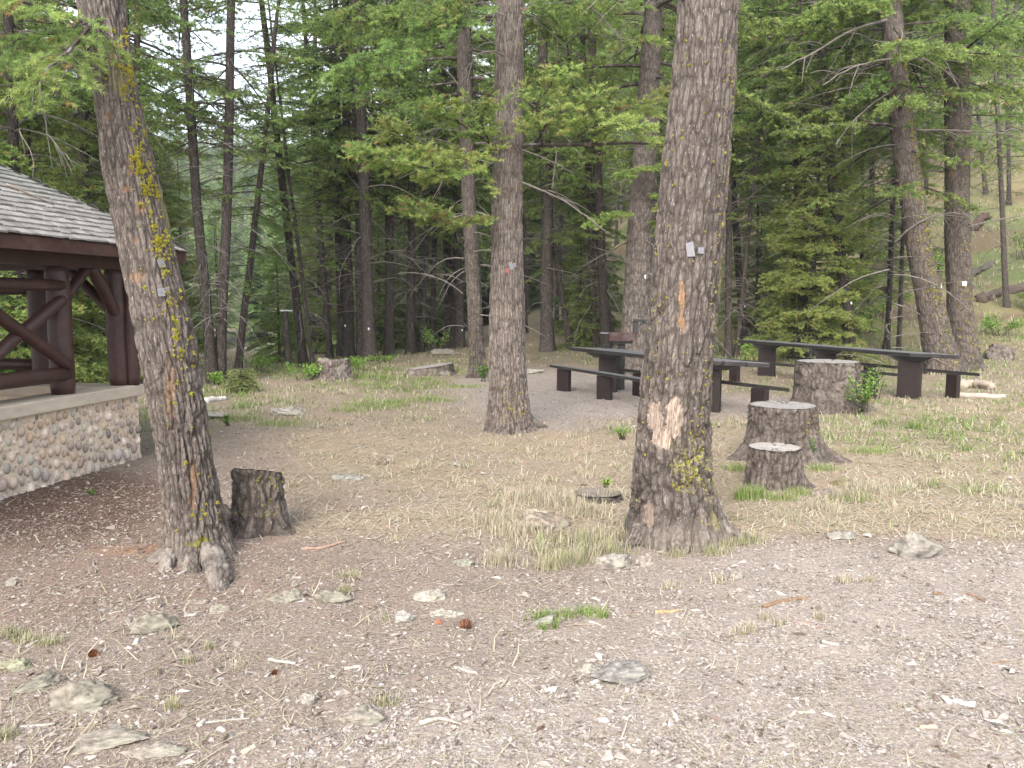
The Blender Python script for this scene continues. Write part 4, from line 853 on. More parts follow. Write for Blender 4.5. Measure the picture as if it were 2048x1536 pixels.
def make_table(label, F_, N_, R_, z, peds, ped_w, group):
    Np = atZ(*N_, z); base = C3(Np[0], Np[1], float(gz(Np[0], Np[1]))); o = thing('picnic_table', label, 'picnic table', tuple(base), group)
    _, Fp, Np, Rp = plank_set('tabletop', F_, N_, R_, z, .065, 3, M['table'], o, base); e = Rp - Np; l = Fp - Np; eu = nrm(e)
    for f in peds:
        c = Np + l * f + e * .5; gzv = float(gz(c[0], c[1]))
        slabpost('pedestal', c, e, l, ped_w, .10, gzv - .1, z - .066 - .082, M['tableleg'], o, base)
        slabpost('cleat', c, e, l, np.linalg.norm(e) * .55, .10, z - .065 - .085, z - .0675, M['table'], o, base, topw=np.linalg.norm(e) * .93)
    return o, Np, e, l, base
def make_bench(label, F_, N_, R_, z, posts, group):
    Np = atZ(*N_, z); base = C3(Np[0], Np[1], float(gz(Np[0], Np[1]))); o = thing('bench', label, 'bench', tuple(base), group)
    _, Fp, Np, Rp = plank_set('seat', F_, N_, R_, z, .05, 2, M['table'], o, base); e = Rp - Np; l = Fp - Np
    for f in posts:
        c = Np + l * f + e * .5; gzv = float(gz(c[0], c[1])); slabpost('leg', c, e, l, np.linalg.norm(e) * .72, .09, gzv - .1, z - .052, M['tableleg'], o, base)
    return o
make_table('dark brown picnic table with two pedestals, partly hidden behind the massive fir', (1139, 694), (1405, 721), (1539, 726), .76, (.14, .86), .33, 'picnic tables')
tb = make_table('longest dark picnic table with three pedestals, right of the massive fir', (1475, 679), (1818, 706), (1923, 710), .76, (.10, .52, .90), .36, 'picnic tables')
make_bench('near bench of the left picnic table, running behind the massive fir', (1099, 729), (1345, 768), (1392, 772), .44, (.10, .56, .93), 'benches by the picnic tables')
make_bench('far bench of the left picnic table, its end showing right of the massive fir', (1236, 736), (1538, 772), (1580, 777), .44, (.10, .5, .88), 'benches by the picnic tables')
make_bench('near bench of the long table, passing behind the large old stump', (1440, 716), (1774, 745), (1809, 748), .44, (.12, .50, .93), 'benches by the picnic tables')
make_bench('far bench of the long table, its right end nearest the pale fallen log', (1572, 712), (1928, 744), (1961, 747), .44, (.08, .5, .93), 'benches by the picnic tables')
# grill
gp0 = atY(1243, 668, 14.2); zg = float(gz(gp0[0], gp0[1])); base = C3(gp0[0], gp0[1], zg)
o = thing('pedestal_grill', 'black pedestal grill with a rusty firebox standing behind the left picnic table', 'grill', tuple(base))
fz = atY(1243, 681, 14.2)[2]; tz_ = atY(1243, 664, 14.2)[2]; cx = gp0[0]
v, f, t3 = sweep([(cx, 14.2, zg - .1), (cx, 14.2, fz - .04)], [.07, .07], 4, None, True); 
g_ = G(); g_.add(*box((cx, 14.2, (zg + fz) / 2 - .05), .125, .125, fz - zg)); bevel(g_.build('post', M['steel'], o, origin=base), .006)
fb = G(); hw = .24; dp = .22; th = .008
for (c, sx, sy, sz) in (((cx, 14.2, fz), 2 * hw, 2 * dp, th), ((cx - hw, 14.2, (fz + tz_) / 2), th, 2 * dp - .002, tz_ - fz), ((cx + hw, 14.2, (fz + tz_) / 2), th, 2 * dp - .002, tz_ - fz), ((cx, 14.2 - dp, (fz + tz_) / 2), 2 * hw + .006, th, tz_ - fz), ((cx, 14.2 + dp, (fz + tz_) / 2 - .01), 2 * hw + .006, th, tz_ - fz - .02)): fb.add(*box(c, sx, sy, sz))
fb.build('firebox', M['rust'], o, origin=base)
g_ = G(); g_.add(*box((cx, 14.2, fz - .03), .36, .3, .045)); g_.build('bracket', M['steel'], o, origin=base)
ba = atY(1271, 664, 14.15); bt = atY(1271, 642, 14.15)
g_ = G(); g_.add(*box((ba[0], 14.15, (ba[2] + bt[2]) / 2), .085, .05, bt[2] - ba[2] + .08)); g_.add(*box((ba[0] + .10, 14.15, bt[2] + .012), .28, .10, .045)); g_.add(*box((ba[0] + .14, 14.15, bt[2] - .03), .05, .04, .05)); bevel(g_.build('grate_lift', M['steel'], o, origin=base), .004)
gw = []
for k in range(11): yy = 14.0 + .04 * k; gw.append(tubes(np.array([[(cx - hw + .02, yy, tz_ - .02), (cx + hw - .02, yy, tz_ - .02)]]), np.full((1, 2), .005), 5))
for k in (0, 1):
    y0 = 14.02 + .16 * k; zz = tz_ - .015 - .02 * k; gw.append(tubes(np.array([[(cx - hw + .02, y0, zz), (cx - hw - .13, y0, zz + .01), (cx - hw - .155, y0 + .03, zz + .01), (cx - hw - .155, y0 + .07, zz + .01), (cx - hw - .13, y0 + .1, zz + .01), (cx - hw + .02, y0 + .1, zz)]]), np.full((1, 6), .006), 6))
Vs, Fs, n_ = [], [], 0
for v, f in gw: Vs.append(v); Fs.append(f + n_); n_ += len(v)
mk('grate', np.concatenate(Vs) - base, np.concatenate(Fs), M['tin'], o)

# ================================================================== ROCKS, LOGS, STICKS, CONES
def rock(label, px, py, wpx, hpx, seed, col=(.36, .34, .32), facets=9, depth=.8, name='rock', cat='rock', group='rocks on the ground', sink=.3, grain=0, m='rock', rot=None):
    p = gnd(px, py); s = p[1] / FPX; a = wpx * s / 2; hz = hpx * s * .80; b = a * depth; r = np.random.default_rng(seed)
    nl, nn = 44, 70
    PH, LO = np.meshgrid(np.linspace(.02, np.pi - .02, nl), np.arange(nn) / nn * 2 * np.pi, indexing='ij')
    D_ = np.stack([np.sin(PH) * np.cos(LO), np.sin(PH) * np.sin(LO), np.cos(PH)], -1)
    N_ = nrm(r.normal(0, 1, (facets, 3))); dk = r.uniform(.42, .92, facets); rad = np.full(PH.shape, 1.0)
    for k in range(facets): dt = D_ @ N_[k]; rad = np.where(dt > .05, np.minimum(rad, dk[k] / np.maximum(dt, .05)), rad)
    rad = rad * (1 + .26 * fbm(D_[..., 0] * 3 + seed, D_[..., 1] * 3, D_[..., 2] * 3, 4, seed) + (.05 * np.abs(vn(D_[..., 0] * 2 + seed, D_[..., 1] * 14, D_[..., 2] * 14, seed)) if grain else .16 * np.abs(vn(D_[..., 0] * 5 + seed, D_[..., 1] * 5, D_[..., 2] * 5, seed)) - .05 * np.abs(fbm(D_[..., 0] * 14 + seed, D_[..., 1] * 14, D_[..., 2] * 14, 2, seed))))
    V = D_ * rad[..., None] * C3(a * 1.12, b * 1.12, hz / (1 - sink) * .62)
    rz = r.uniform(-.25, .25) if rot is None else rot; V = V @ np.array([[math.cos(rz), math.sin(rz), 0], [-math.sin(rz), math.cos(rz), 0], [0, 0, 1]])
    V[..., 2] += hz - hz / (1 - sink) * .62
    n3 = fbm(D_[..., 0] * 4 + seed, D_[..., 1] * 4, D_[..., 2] * 4, 4, seed + 3); c = C3(*col) * C3(1.05, 1.0, .93) * .42 * (1 + .8 * n3[..., None])
    if grain: c = c * (1 + .4 * vn(D_[..., 0] * 3, D_[..., 1] * 22, D_[..., 2] * 22, seed)[..., None])
    i = np.arange(nl - 1)[:, None] * nn; j = np.arange(nn)[None]; j2 = (j + 1) % nn
    F = np.stack([i + j, i + nn + j, i + nn + j2, i + j2], -1).reshape(-1, 4); q = np.arange(nn); caps = [np.stack([np.roll(q, 1), q, np.full(nn, nl * nn)], 1)]
    V2 = np.concatenate([V.reshape(-1, 3), V[0].mean(0)[None]]); c2 = np.concatenate([c.reshape(-1, 3), c[0].mean(0)[None]])
    o = mk(name, V2, [F, caps[0]], M[m], None, True, col=c2, loc=(p[0], p[1] + b * .8, float(gz(p[0], p[1] + b * .8)))); tag(o, label, cat, group)
    OBST.append((p[0], p[1] + b * .8, a * .7)); return o
G1, PALE, TANR = (.40, .38, .36), (.56, .54, .50), (.42, .38, .32)
MOSSR = (.36, .345, .30)
for a_ in (
    ('grey grain-streaked boulder in dry grass, right of the small front stump', 1845, 1116, 98, 66, 201, (.40, .385, .37), 7, .7),
    ('round dark boulder under the green bush at the far right edge', 2020, 722, 56, 46, 202, (.25, .22, .21), 8, .9),
    ('flat pale rock in the meadow grass left of centre', 572, 832, 64, 24, 203, PALE, 9, .8),
    ('small pale rock at the meadow edge right of the leaning fir', 425, 838, 50, 16, 204, (.5, .48, .46), 9, .8),
    ('heap-like lichen rock beside the leafy shoots at the forest edge', 890, 712, 66, 20, 205, (.46, .44, .40), 12, .8),
    ('flat grey rock touching the left foot of the massive fir', 1226, 1136, 78, 34, 206, (.44, .42, .39), 8, .6),
    ('rounded pale rock in front of the massive fir trunk', 1297, 1136, 48, 36, 207, (.48, .44, .41), 8, .6),
    ('mossy pointed rock half sunk in the dirt below the leaning fir root', 300, 1266, 84, 34, 208, MOSSR, 8, .7),
    ('broad mossy rock near the lower left corner, the biggest of that side', 150, 1424, 120, 48, 209, MOSSR, 8, .7),
    ('low mossy rock between the lower left boulders, dark moss on its end', 70, 1382, 100, 28, 210, MOSSR, 9, .7),
    ('flat mossy rock cut by the left edge of the picture', 22, 1342, 58, 26, 211, (.42, .43, .32), 9, .7),
    ('long low mossy rock right of the pale root', 572, 1206, 74, 26, 212, MOSSR, 9, .6),
    ('ridged mossy rock ending in a dark tip right of the pale root', 660, 1210, 70, 24, 213, MOSSR, 9, .6),
    ('white cracked rock in the middle of the dirt', 862, 1206, 62, 30, 214, PALE, 12, .7),
    ('small bluish white rock left of the big pine cone', 812, 1246, 50, 22, 215, (.55, .55, .54), 10, .7),
    ('white flat rock behind the big pine cone', 893, 1238, 62, 20, 216, PALE, 9, .6),
    ('grey rock slab in gravel at the bottom, right of centre', 1240, 1366, 120, 34, 217, (.36, .35, .35), 8, .6),
    ('white split rock beside the grey slab at the bottom', 1172, 1350, 44, 22, 218, PALE, 10, .6),
    ('grey rock beside the bright green grass tuft', 1092, 1252, 54, 20, 219, (.45, .44, .42), 8, .7),
    ('whitish rock standing up at the bottom left of centre', 618, 1412, 40, 36, 220, (.56, .54, .52), 11, .6),
    ('low grey rock with moss at the bottom left of centre', 730, 1452, 88, 30, 221, (.42, .40, .36), 8, .6),
    ('small grey rock in dirt left of the tiny stump in dry grass', 922, 1132, 46, 18, 222, (.42, .42, .38), 9, .6),
    ('flat dark rock in dirt below the mossy root', 378, 1214, 60, 14, 223, (.38, .34, .31), 9, .6),
    ('small pointed pale rock right of the mossy pointed rock', 438, 1228, 40, 20, 224, (.46, .44, .38), 9, .6),
    ('half buried grey rock at the bottom edge, left', 190, 1506, 150, 26, 225, (.43, .40, .36), 9, .5),
    ('half buried grey rock at the bottom edge, left of centre', 300, 1520, 120, 22, 226, (.44, .41, .37), 9, .5),
    ('small grey rock at the left edge', 20, 1172, 30, 12, 227, (.42, .40, .38), 8, .6),
    ('flat grey rock among grass left of the tall boulder', 1690, 1080, 74, 18, 228, (.46, .45, .42), 8, .6),
    ('small dark rock at the bottom right of the flat grass rock', 1473, 1160, 34, 26, 229, (.45, .43, .40), 9, .7),
    ('low lichen rock in the grass right of the middle of the clearing', 915, 936, 46, 14, 230, (.42, .40, .34), 9, .7),
    ('low pale rock hidden in the left grass of the clearing', 690, 962, 60, 12, 231, (.48, .48, .45), 9, .7),
    ('brown rooty lump in dry grass in the middle of the clearing', 760, 932, 34, 16, 232, (.30, .23, .19), 9, .7),
    ('little grey rock at the gravel patch before the far stump', 862, 786, 22, 8, 233, G1, 8, .7),
    ('pinkish rock at the foot of the straight grey fir', 1084, 852, 34, 12, 234, (.52, .40, .35), 9, .7),
    ('small pale rock in front of the straight grey fir', 998, 866, 22, 12, 235, (.50, .43, .38), 9, .7),
    ('knobbly grey root lump right of the small front stump', 1652, 1000, 48, 32, 236, (.38, .33, .31), 12, .8),
    ('mossy root lump behind the knobbly grey one', 1690, 974, 44, 18, 237, (.34, .31, .20), 12, .8),
    ('pale rock by the gravel path behind the tables', 1062, 748, 60, 10, 238, PALE, 9, .6),
    ('weathered wedge of old root wood in dry grass left of the massive fir', 1090, 1066, 112, 40, 240, (.40, .35, .30), 7, .6, 'root_chunk', 'root', 'old roots', .3, 1),
    ('pale stone half buried behind the slanting root crown', 1072, 1036, 58, 20, 239, (.60, .56, .48), 9, .6),
): rock(*(a_ if len(a_) > 9 else a_ + ('rock', 'rock', 'rocks on the ground', .3, a_[5] in (201, 206, 217))))
def stick(label, pts, r0, r1, seed, col=(.42, .36, .32), name='stick', cat='stick', group='sticks on the ground', knob=0, nu=12, flat=.7, lift=.4):
    P = np.array([gnd(*q[:2]) + C3(0, 0, r0 * lift + (q[2] if len(q) > 2 else 0)) for q in pts]); base = P[0].copy(); n = 26
    s = np.linspace(0, len(P) - 1, n); k = np.minimum(s.astype(int), len(P) - 2); fr = (s - k)[:, None]; Q = P[k] * (1 - fr) + P[k + 1] * fr
    Q = Q + r0 * .25 * np.stack([fbm(s * 2, s * 0 + i, 0, 2, seed + i) for i in range(3)], 1)
    Rr = lerp(r0, r1, np.linspace(0, 1, n)); TH, S = np.meshgrid(np.arange(nu) / nu * 2 * np.pi, np.arange(n)); off = r0 * .22 * fbm(np.cos(TH) * 2, np.sin(TH) * 2 + seed, S * .35, 3, seed) * (1 + knob)
    v, f, t3 = sweep(Q, Rr, nu, off, True); v[:, 2] = base[2] + (v[:, 2] - base[2]) * (flat if flat else 1)
    c = C3(*col) * .66 * (1 + .35 * fbm(v[:, 0] * 50, v[:, 1] * 50, v[:, 2] * 50, 3, seed)[:, None])
    o = mk(name, v - base, [f, t3], M['wood'], None, True, col=c, loc=tuple(base)); return tag(o, label, cat, group)
BRN, GRY, ORG = (.26, .16, .11), (.46, .42, .38), (.27, .175, .115)
stick('gnarled brown branch lying right of the dark stump', [(602, 1100), (640, 1100), (668, 1092), (690, 1086)], .017, .011, 301, (.36, .25, .19), knob=1)
for a_ in (
    ('orange-brown bark stick in the gravel right of the massive fir', [(1528, 1216), (1560, 1206), (1612, 1198)], .014, .012, 303, ORG),
    ('rotten brown stick below the massive fir', [(1310, 1226), (1336, 1226), (1358, 1224)], .014, .01, 304, (.45, .32, .18)),
    ('short dark stick left of the rotten brown one', [(1254, 1228), (1284, 1231)], .007, .006, 305, (.25, .17, .13)),
    ('thin dark stick right of the bright green tuft', [(1128, 1254), (1160, 1250), (1200, 1250)], .006, .007, 306, (.28, .22, .19)),
    ('curved pale stick next to the thin dark one', [(1178, 1248), (1195, 1250), (1206, 1258)], .010, .006, 307, GRY),
    ('orange bark piece at the right, leftmost of three', [(1866, 1190), (1888, 1192)], .013, .008, 308, ORG),
    ('curved grey stick at the right, middle of three', [(1908, 1206), (1925, 1199), (1945, 1203)], .010, .009, 309, GRY),
    ('brown stick slanting down at the right edge of the three', [(1935, 1190), (1952, 1195), (1968, 1205)], .011, .006, 310, BRN),
    ('thin grey stick in the dirt left of the massive fir', [(866, 1169), (895, 1172), (930, 1171)], .006, .005, 311, (.34, .28, .25)),
    ('short pale tube of bark at the bottom left of centre', [(484, 1508), (508, 1500)], .012, .010, 312, (.62, .53, .42)),
    ('small pale stub of wood, upper of two at the bottom left', [(398, 1454), (410, 1446)], .013, .008, 313, GRY),
    ('small pale stub of wood, lower of two at the bottom left', [(438, 1460), (450, 1468)], .013, .010, 314, (.5, .44, .38)),
    ('split pale wood splinter at the bottom centre', [(838, 1450), (880, 1443), (924, 1456)], .013, .004, 315, (.50, .45, .38)),
    ('short pale stick left of the mossy pointed rock', [(368, 1236), (392, 1231)], .010, .009, 316, GRY),
    ('standing-off pale pebble-like stub in the left dirt', [(271, 1290), (275, 1280)], .012, .009, 317, (.6, .58, .55)),
    ('short grey stick in the middle of the dirt', [(538, 1322), (556, 1325), (592, 1330)], .011, .008, 318, GRY),
    ('short grey stick right of the middle of the dirt', [(688, 1342), (720, 1337)], .010, .008, 319, (.46, .42, .36)),
    ('pale forked stick near the bottom centre', [(910, 1338), (935, 1346), (955, 1348)], .010, .008, 320, GRY),
    ('thin dark stick at the left edge of the bottom', [(0, 1474), (40, 1462)], .006, .005, 321, (.26, .20, .17)),
    ('thin grey stick at the left edge of the bottom', [(50, 1458), (110, 1452)], .007, .005, 322, GRY),
    ('long thin grey stick at the bottom left', [(395, 1450), (440, 1446), (500, 1437)], .005, .004, 323, GRY),
    ('brown bark strip in the gravel right of centre', [(1584, 1246), (1620, 1252), (1652, 1262)], .009, .007, 324, (.33, .24, .21)),
    ('dark thin stick above the bark strip', [(1440, 1278), (1480, 1272), (1500, 1272)], .006, .008, 325, (.20, .16, .14)),
    ('short grey stick in the gravel at right', [(1645, 1286), (1678, 1294)], .011, .010, 326, (.48, .43, .38)),
    ('pale stub beside the grey slab', [(1182, 1372), (1204, 1362)], .011, .010, 327, (.62, .58, .54)),
    ('greyish stick low in the right gravel', [(1838, 1460), (1872, 1458)], .010, .012, 328, (.45, .38, .30)),
    ('pale stick low in the middle gravel', [(1596, 1430), (1630, 1428)], .008, .006, 329, (.58, .48, .38)),
    ('thin orange stick left of the far right gravel', [(1985, 1330), (2020, 1325)], .006, .005, 330, ORG),
    ('dark twig near the pale root', [(410, 1246), (420, 1254), (438, 1262)], .007, .004, 331, (.24, .19, .16)),
    ('pale grey stick against the foot of the leaning fir', [(356, 1150), (372, 1144), (388, 1136)], .012, .010, 332, GRY),
): stick(*a_)
stick('white barkless log end in the meadow beyond the leaning fir', [(412, 806), (432, 803), (450, 800)], .06, .045, 340, (.66, .62, .56), 'fallen_log', 'log', 'fallen logs', flat=1)
stick('pale split log at the right behind the long table, upper of two', [(1916, 776), (1945, 774), (1984, 780)], .13, .08, 341, (.46, .38, .31), 'fallen_log', 'log', 'fallen logs', knob=1.2, flat=.8)
stick('long pale log lying under the split log at the right', [(1912, 794), (1960, 796), (2010, 796)], .07, .05, 342, (.48, .41, .35), 'fallen_log', 'log', 'fallen logs', flat=.8)
stick('upended reddish root wad on the grassy hillside at the right', [(1944, 462), (1958, 448), (1972, 436)], .24, .16, 343, (.13, .09, .075), 'fallen_log', 'log', 'fallen logs', knob=3.4, flat=1)
stick('dark rotten log on the hillside right of the upright fir', [(1938, 556), (1962, 542), (1988, 528)], .17, .09, 344, (.12, .105, .095), 'fallen_log', 'log', 'fallen logs', knob=3, flat=1)
stick('brown rotten log pile at the right edge of the hillside', [(1960, 606), (2000, 592), (2060, 578)], .20, .14, 345, (.14, .11, .09), 'fallen_log', 'log', 'fallen logs', knob=3, flat=1)
def cone(label, px, py, L_, seed, col):
    p = gnd(px, py); g_ = G(); r = np.random.default_rng(seed); rz = r.uniform(-.5, .5)
    for k in range(90):
        t = k / 90; a = k * 2.4; rad = L_ * .42 * math.sin(math.pi * (.12 + .83 * t)) ** .8; x = (t - .5) * L_
        d = C3(.35, math.cos(a), math.sin(a)); c = C3(x, math.cos(a) * rad * .7, math.sin(a) * rad * .7); s = rad * .45 + .002; tn = nrm(np.cross(d, C3(1, 0, 0)))
        g_.add([c - tn * s, c + tn * s, c + d * s * 1.1 + tn * s * .7, c + d * s * 1.1 - tn * s * .7, c + C3(-.003, 0, 0) + d * s * .4], [[0, 1, 2, 3], ], C3(*col) * r.uniform(.6, 1.4)); g_.add([c - tn * s, c + tn * s, c - d * s * .5], [[0, 1, 2]], col)
    V = np.concatenate(g_.V); V = V @ np.array([[math.cos(rz), math.sin(rz), 0], [-math.sin(rz), math.cos(rz), 0], [0, 0, 1]]); g_.V = [V]; c_ = g_.c; g_.c = [np.concatenate(c_)]
    o = g_.build('pine_cone', M['wood'], None); o.location = (p[0], p[1], p[2] + L_ * .27); tag(o, label, 'pine cone', 'pine cones on the ground')
cone('big brown pine cone in the middle of the dirt', 931, 1258, .062, 1, (.30, .15, .09)); cone('small orange pine cone on the left dirt', 187, 1315, .04, 2, (.30, .15, .08)); cone('tiny orange pine cone at the lower left of centre', 550, 1352, .026, 3, (.28, .15, .09)); cone('tiny brown pine cone left of the big one', 877, 1251, .03, 4, (.36, .16, .10))

# ================================================================== SHRUBS
def leafy(label, px, py, wpx, hpx, seed, n=260, ls=.035, tint=(.5, .15), name='shrub', group='green shrubs', stems=9, cat='shrub', red=.02):
    p = gnd(px, py); s = p[1] / FPX; wd, ht = wpx * s / 2, hpx * s; r = np.random.default_rng(seed); o = thing(name, label, cat, tuple(p), group)
    b = r.uniform(-.35, .35, (stems, 3)) * C3(wd, wd * .7, 0); e_ = r.uniform(-1, 1, (stems, 3)) * C3(wd, wd * .8, 0) + C3(0, 0, 1) * ht * r.uniform(.55, 1, (stems, 1))
    s_ = np.linspace(0, 1, 6)[None, :, None]; P = b[:, None] * (1 - s_) + e_[:, None] * s_ + C3(0, 0, 1) * (s_ * (1 - s_)) * ht * .4
    v, f = tubes(P, np.broadcast_to(np.linspace(.006, .002, 6), (stems, 6)) * (1 + ht), 4); mk('stem', v, f, M['branch'], o)
    i = r.integers(0, stems, n); t = r.uniform(.25, 1, n) ** .8 * 5; k = np.minimum(t.astype(int), 4); fr = (t - k)[:, None]
    q = P[i, k] * (1 - fr) + P[i, k + 1] * fr + r.normal(0, .1, (n, 3)) * C3(wd, wd, ht * .8) + 0
    d = nrm(r.normal(0, 1, (n, 3)) + C3(0, 0, .3)); sd = nrm(np.cross(d, r.normal(0, 1, (n, 3)))); l = (ls * r.uniform(.6, 1.3, n))[:, None]
    q[:, 2] = np.maximum(q[:, 2], .01); nn_ = np.cross(d, sd)
    V = np.stack([q, q + d * l * .5 + sd * l * .38 + nn_ * l * .1, q + d * l, q + d * l * .5 - sd * l * .38 + nn_ * l * .1], 1).reshape(-1, 3); F = np.arange(n)[:, None] * 4 + [[0, 1, 2, 3]]
    ti = np.clip(r.normal(tint[0], tint[1], n), 0, .85); ti = np.where(r.random(n) < red, 1, ti); mk('foliage', V, F, M['leaf'], o, False, tint=ti); return o
for a_ in (('leafy bush with reddening leaves growing on the large old stump', 1722, 832, 66, 90, 401, 620, .034, (.5, .18), 'shrub', 'green shrubs', 14, 'shrub', .04),
    ('tall blue-green sprig standing right of the large old stump', 1752, 800, 40, 75, 402, 130, .03, (.25, .1)),
    ('clinging green vine between the middle stump and the small front stump', 1614, 930, 46, 60, 403, 260, .018, (.25, .15)),
    ('bright green bush above the round boulder at the right', 2000, 672, 96, 42, 404, 700, .06),
    ('yellow-green bush at the far right, high on the hillside', 2042, 520, 50, 60, 405, 400, .09),
    ('green bush on the hillside left of the leaning lichen fir', 1760, 640, 50, 46, 406, 400, .07),
    ('pale green bush at the edge of the hill behind the long table', 1500, 722, 80, 44, 407, 420, .06, (.55, .15)),
    ('leafy shoots by the lichen rock at the forest edge', 872, 706, 60, 50, 408, 380, .055, (.6, .12)),
    ('little green bush at the foot of the dark fir', 965, 764, 36, 36, 409, 260, .04, (.35, .12)),
    ('bright leafy weeds right of the young fir', 612, 760, 90, 36, 410, 700, .045, (.6, .12)),
    ('bright leafy weeds behind the young fir', 520, 745, 70, 34, 411, 520, .045, (.6, .12)),
    ('leafy weeds at the foot of the twin trunks', 434, 772, 40, 26, 412, 300, .04, (.6, .12)),
    ('light green weeds behind the weathered grey stump', 705, 742, 80, 32, 413, 480, .045, (.6, .12)),
    ('small bright weed in the dry grass before the straight grey fir', 1245, 880, 34, 28, 414, 150, .022, (.65, .1)),
    ('small green weed right of the leaning fir in the meadow', 455, 852, 26, 24, 415, 130, .025, (.5, .1)),
    ('tiny weed in front of the pavilion wall', 184, 992, 22, 14, 416, 110, .014, (.5, .1)),
    ('yellow weed in dry grass above the tiny stump', 1212, 982, 22, 34, 417, 90, .02, (.78, .06)),
    ('low bush at the crest right of the weathered grey stump', 770, 728, 60, 20, 418, 300, .05, (.6, .12)),
    ('bright shrub beyond the pavilion railing', 30, 800, 130, 90, 419, 1500, .05, (.5, .15)),
    ('light shrub in the gap behind the pavilion posts', 200, 780, 130, 60, 420, 900, .05, (.5, .15)),
    ('green shrub on the hillside under the slender trunks', 1600, 690, 60, 40, 421, 380, .07, (.45, .15)),
    ('low yellow-green bush beside the round boulder', 1935, 712, 50, 28, 422, 300, .05, (.65, .12)),
    ('sunlit shrub high on the hillside between the two big right firs', 1872, 560, 46, 60, 423, 350, .09, (.6, .12)),
    ('pale bush low on the hillside behind the near end of the long table', 1700, 600, 60, 40, 424, 300, .08, (.5, .15)),
): leafy(*a_)

# ================================================================== FOREST
UT = [unit_trunk(s) for s in (1, 2, 3, 4)]
CR = dict(
    A=crown(501, z0=4.4, Rm=2.7, nb=105, dead=46, dz=(1.2, 6.5)),
    B=crown(502, z0=3.8, Rm=2.3, nb=112, dead=40, dz=(.9, 5), shape=.6),
    Cc=crown(503, z0=5.0, Rm=2.1, nb=100, dead=60, dz=(1.5, 8), dens=.8),
    Dd=crown(504, z0=5.6, Rm=2.8, nb=100, dead=50, dz=(2, 9)),
    F1=crown(505, z0=5.2, Rm=2.9, nb=100, K=8, nl=.115, nw=.036, shoot_step=.09, lat_step=.15, shoot_len=.2, dead=26, dz=(1.5, 6), topfade=30),
    F2=crown(506, z0=3.8, Rm=2.6, nb=88, K=8, nl=.115, nw=.036, shoot_step=.09, lat_step=.15, shoot_len=.2, dead=16, dz=(1, 4), topfade=30, shape=.65),
    F3=crown(507, z0=6.4, Rm=2.6, nb=84, K=8, nl=.115, nw=.036, shoot_step=.09, lat_step=.15, shoot_len=.2, dead=40, dz=(1.5, 8), topfade=30),
    Y=crown(508, H=8, z0=.5, Rm=1.7, nb=190, K=11, dead=6, dz=(.3, 1.2), topfade=30, shape=.8, bright=.22, lat_len=.75, rt=.05, droop=.22, rlow=.85),
    Y2=crown(509, H=6, z0=.3, Rm=1.3, nb=150, K=11, dead=5, dz=(.2, 1), topfade=30, shape=.75, bright=.05, lat_len=.75, rt=.04, rlow=.9),
    S=crown(510, H=.75, z0=.05, Rm=.22, nb=80, K=9, nl=.028, nw=.008, shoot_step=.03, lat_step=.04, shoot_len=.05, dead=0, topfade=9, bright=.2, lat_len=.14, rt=.008, shape=.8, rlow=.9),
)
CH = dict(Y=8., Y2=6., S=.75)
rt_ = np.random.default_rng(77)
def tree(label, x, y, rad, cr, sc_, lean=(0, 0), group='firs of the wood', cat='tree', name='fir_tree', rot=None, H=22., zoff=0.):
    z = float(gz(x, y)); o = thing(name, label, cat, (x, y, z), group)
    o.rotation_euler = (lean[1], lean[0], 0)
    rz = rt_.uniform(0, 6.28) if rot is None else rot
    src = UT[rt_.integers(0, 4)]; t = src.copy(); t.data = src.data; COL.objects.link(t); t.parent = o; hs = (CH.get(cr, 22.) / 22.) * sc_; t.scale = (rad, rad, hs); t.rotation_euler = (0, 0, rz)
    if cr:
        c = CR[cr].copy(); COL.objects.link(c); c.parent = o; c.scale = (sc_,) * 3; c.rotation_euler = (0, 0, rz + 1); c.location = (0, 0, zoff)
    OBST.append((x, y, rad)); return o
def ptree(label, px, py, tpx, tpy, wpx, cr, sc_, tagpx=None, rot=None, Y_=None, zoff=0.):
    """base pixel, a pixel the axis passes through higher up, width in pixels"""
    if Y_ is None: p = gnd(px, py)
    else: q = atY(px, py, Y_); p = C3(q[0], Y_, float(gz(q[0], Y_)))
    q = atY(tpx, tpy, p[1]); lean = math.atan2(q[0] - p[0], q[2] - p[2]); rad = wpx / 2 * p[1] / FPX
    o = tree(label, p[0], p[1], rad * .92, cr, sc_, (lean, 0), group='firs at the forest edge', rot=rot, zoff=zoff)
    if tagpx:
        a = atY(tagpx[0], tagpx[1], p[1]); g_ = G(); g_.add(*box((0, 0, 0), .038, .01, .06, 0)); k = g_.build('tag', M['white'], o); k['label'] = 'small white tag on the trunk'
        loc = Vector((a[0], p[1] - rad * 1.12, a[2])) - Vector((p[0], p[1], p[2])); k.location = Euler((0, lean, 0)).to_matrix().inverted() @ loc
    return o
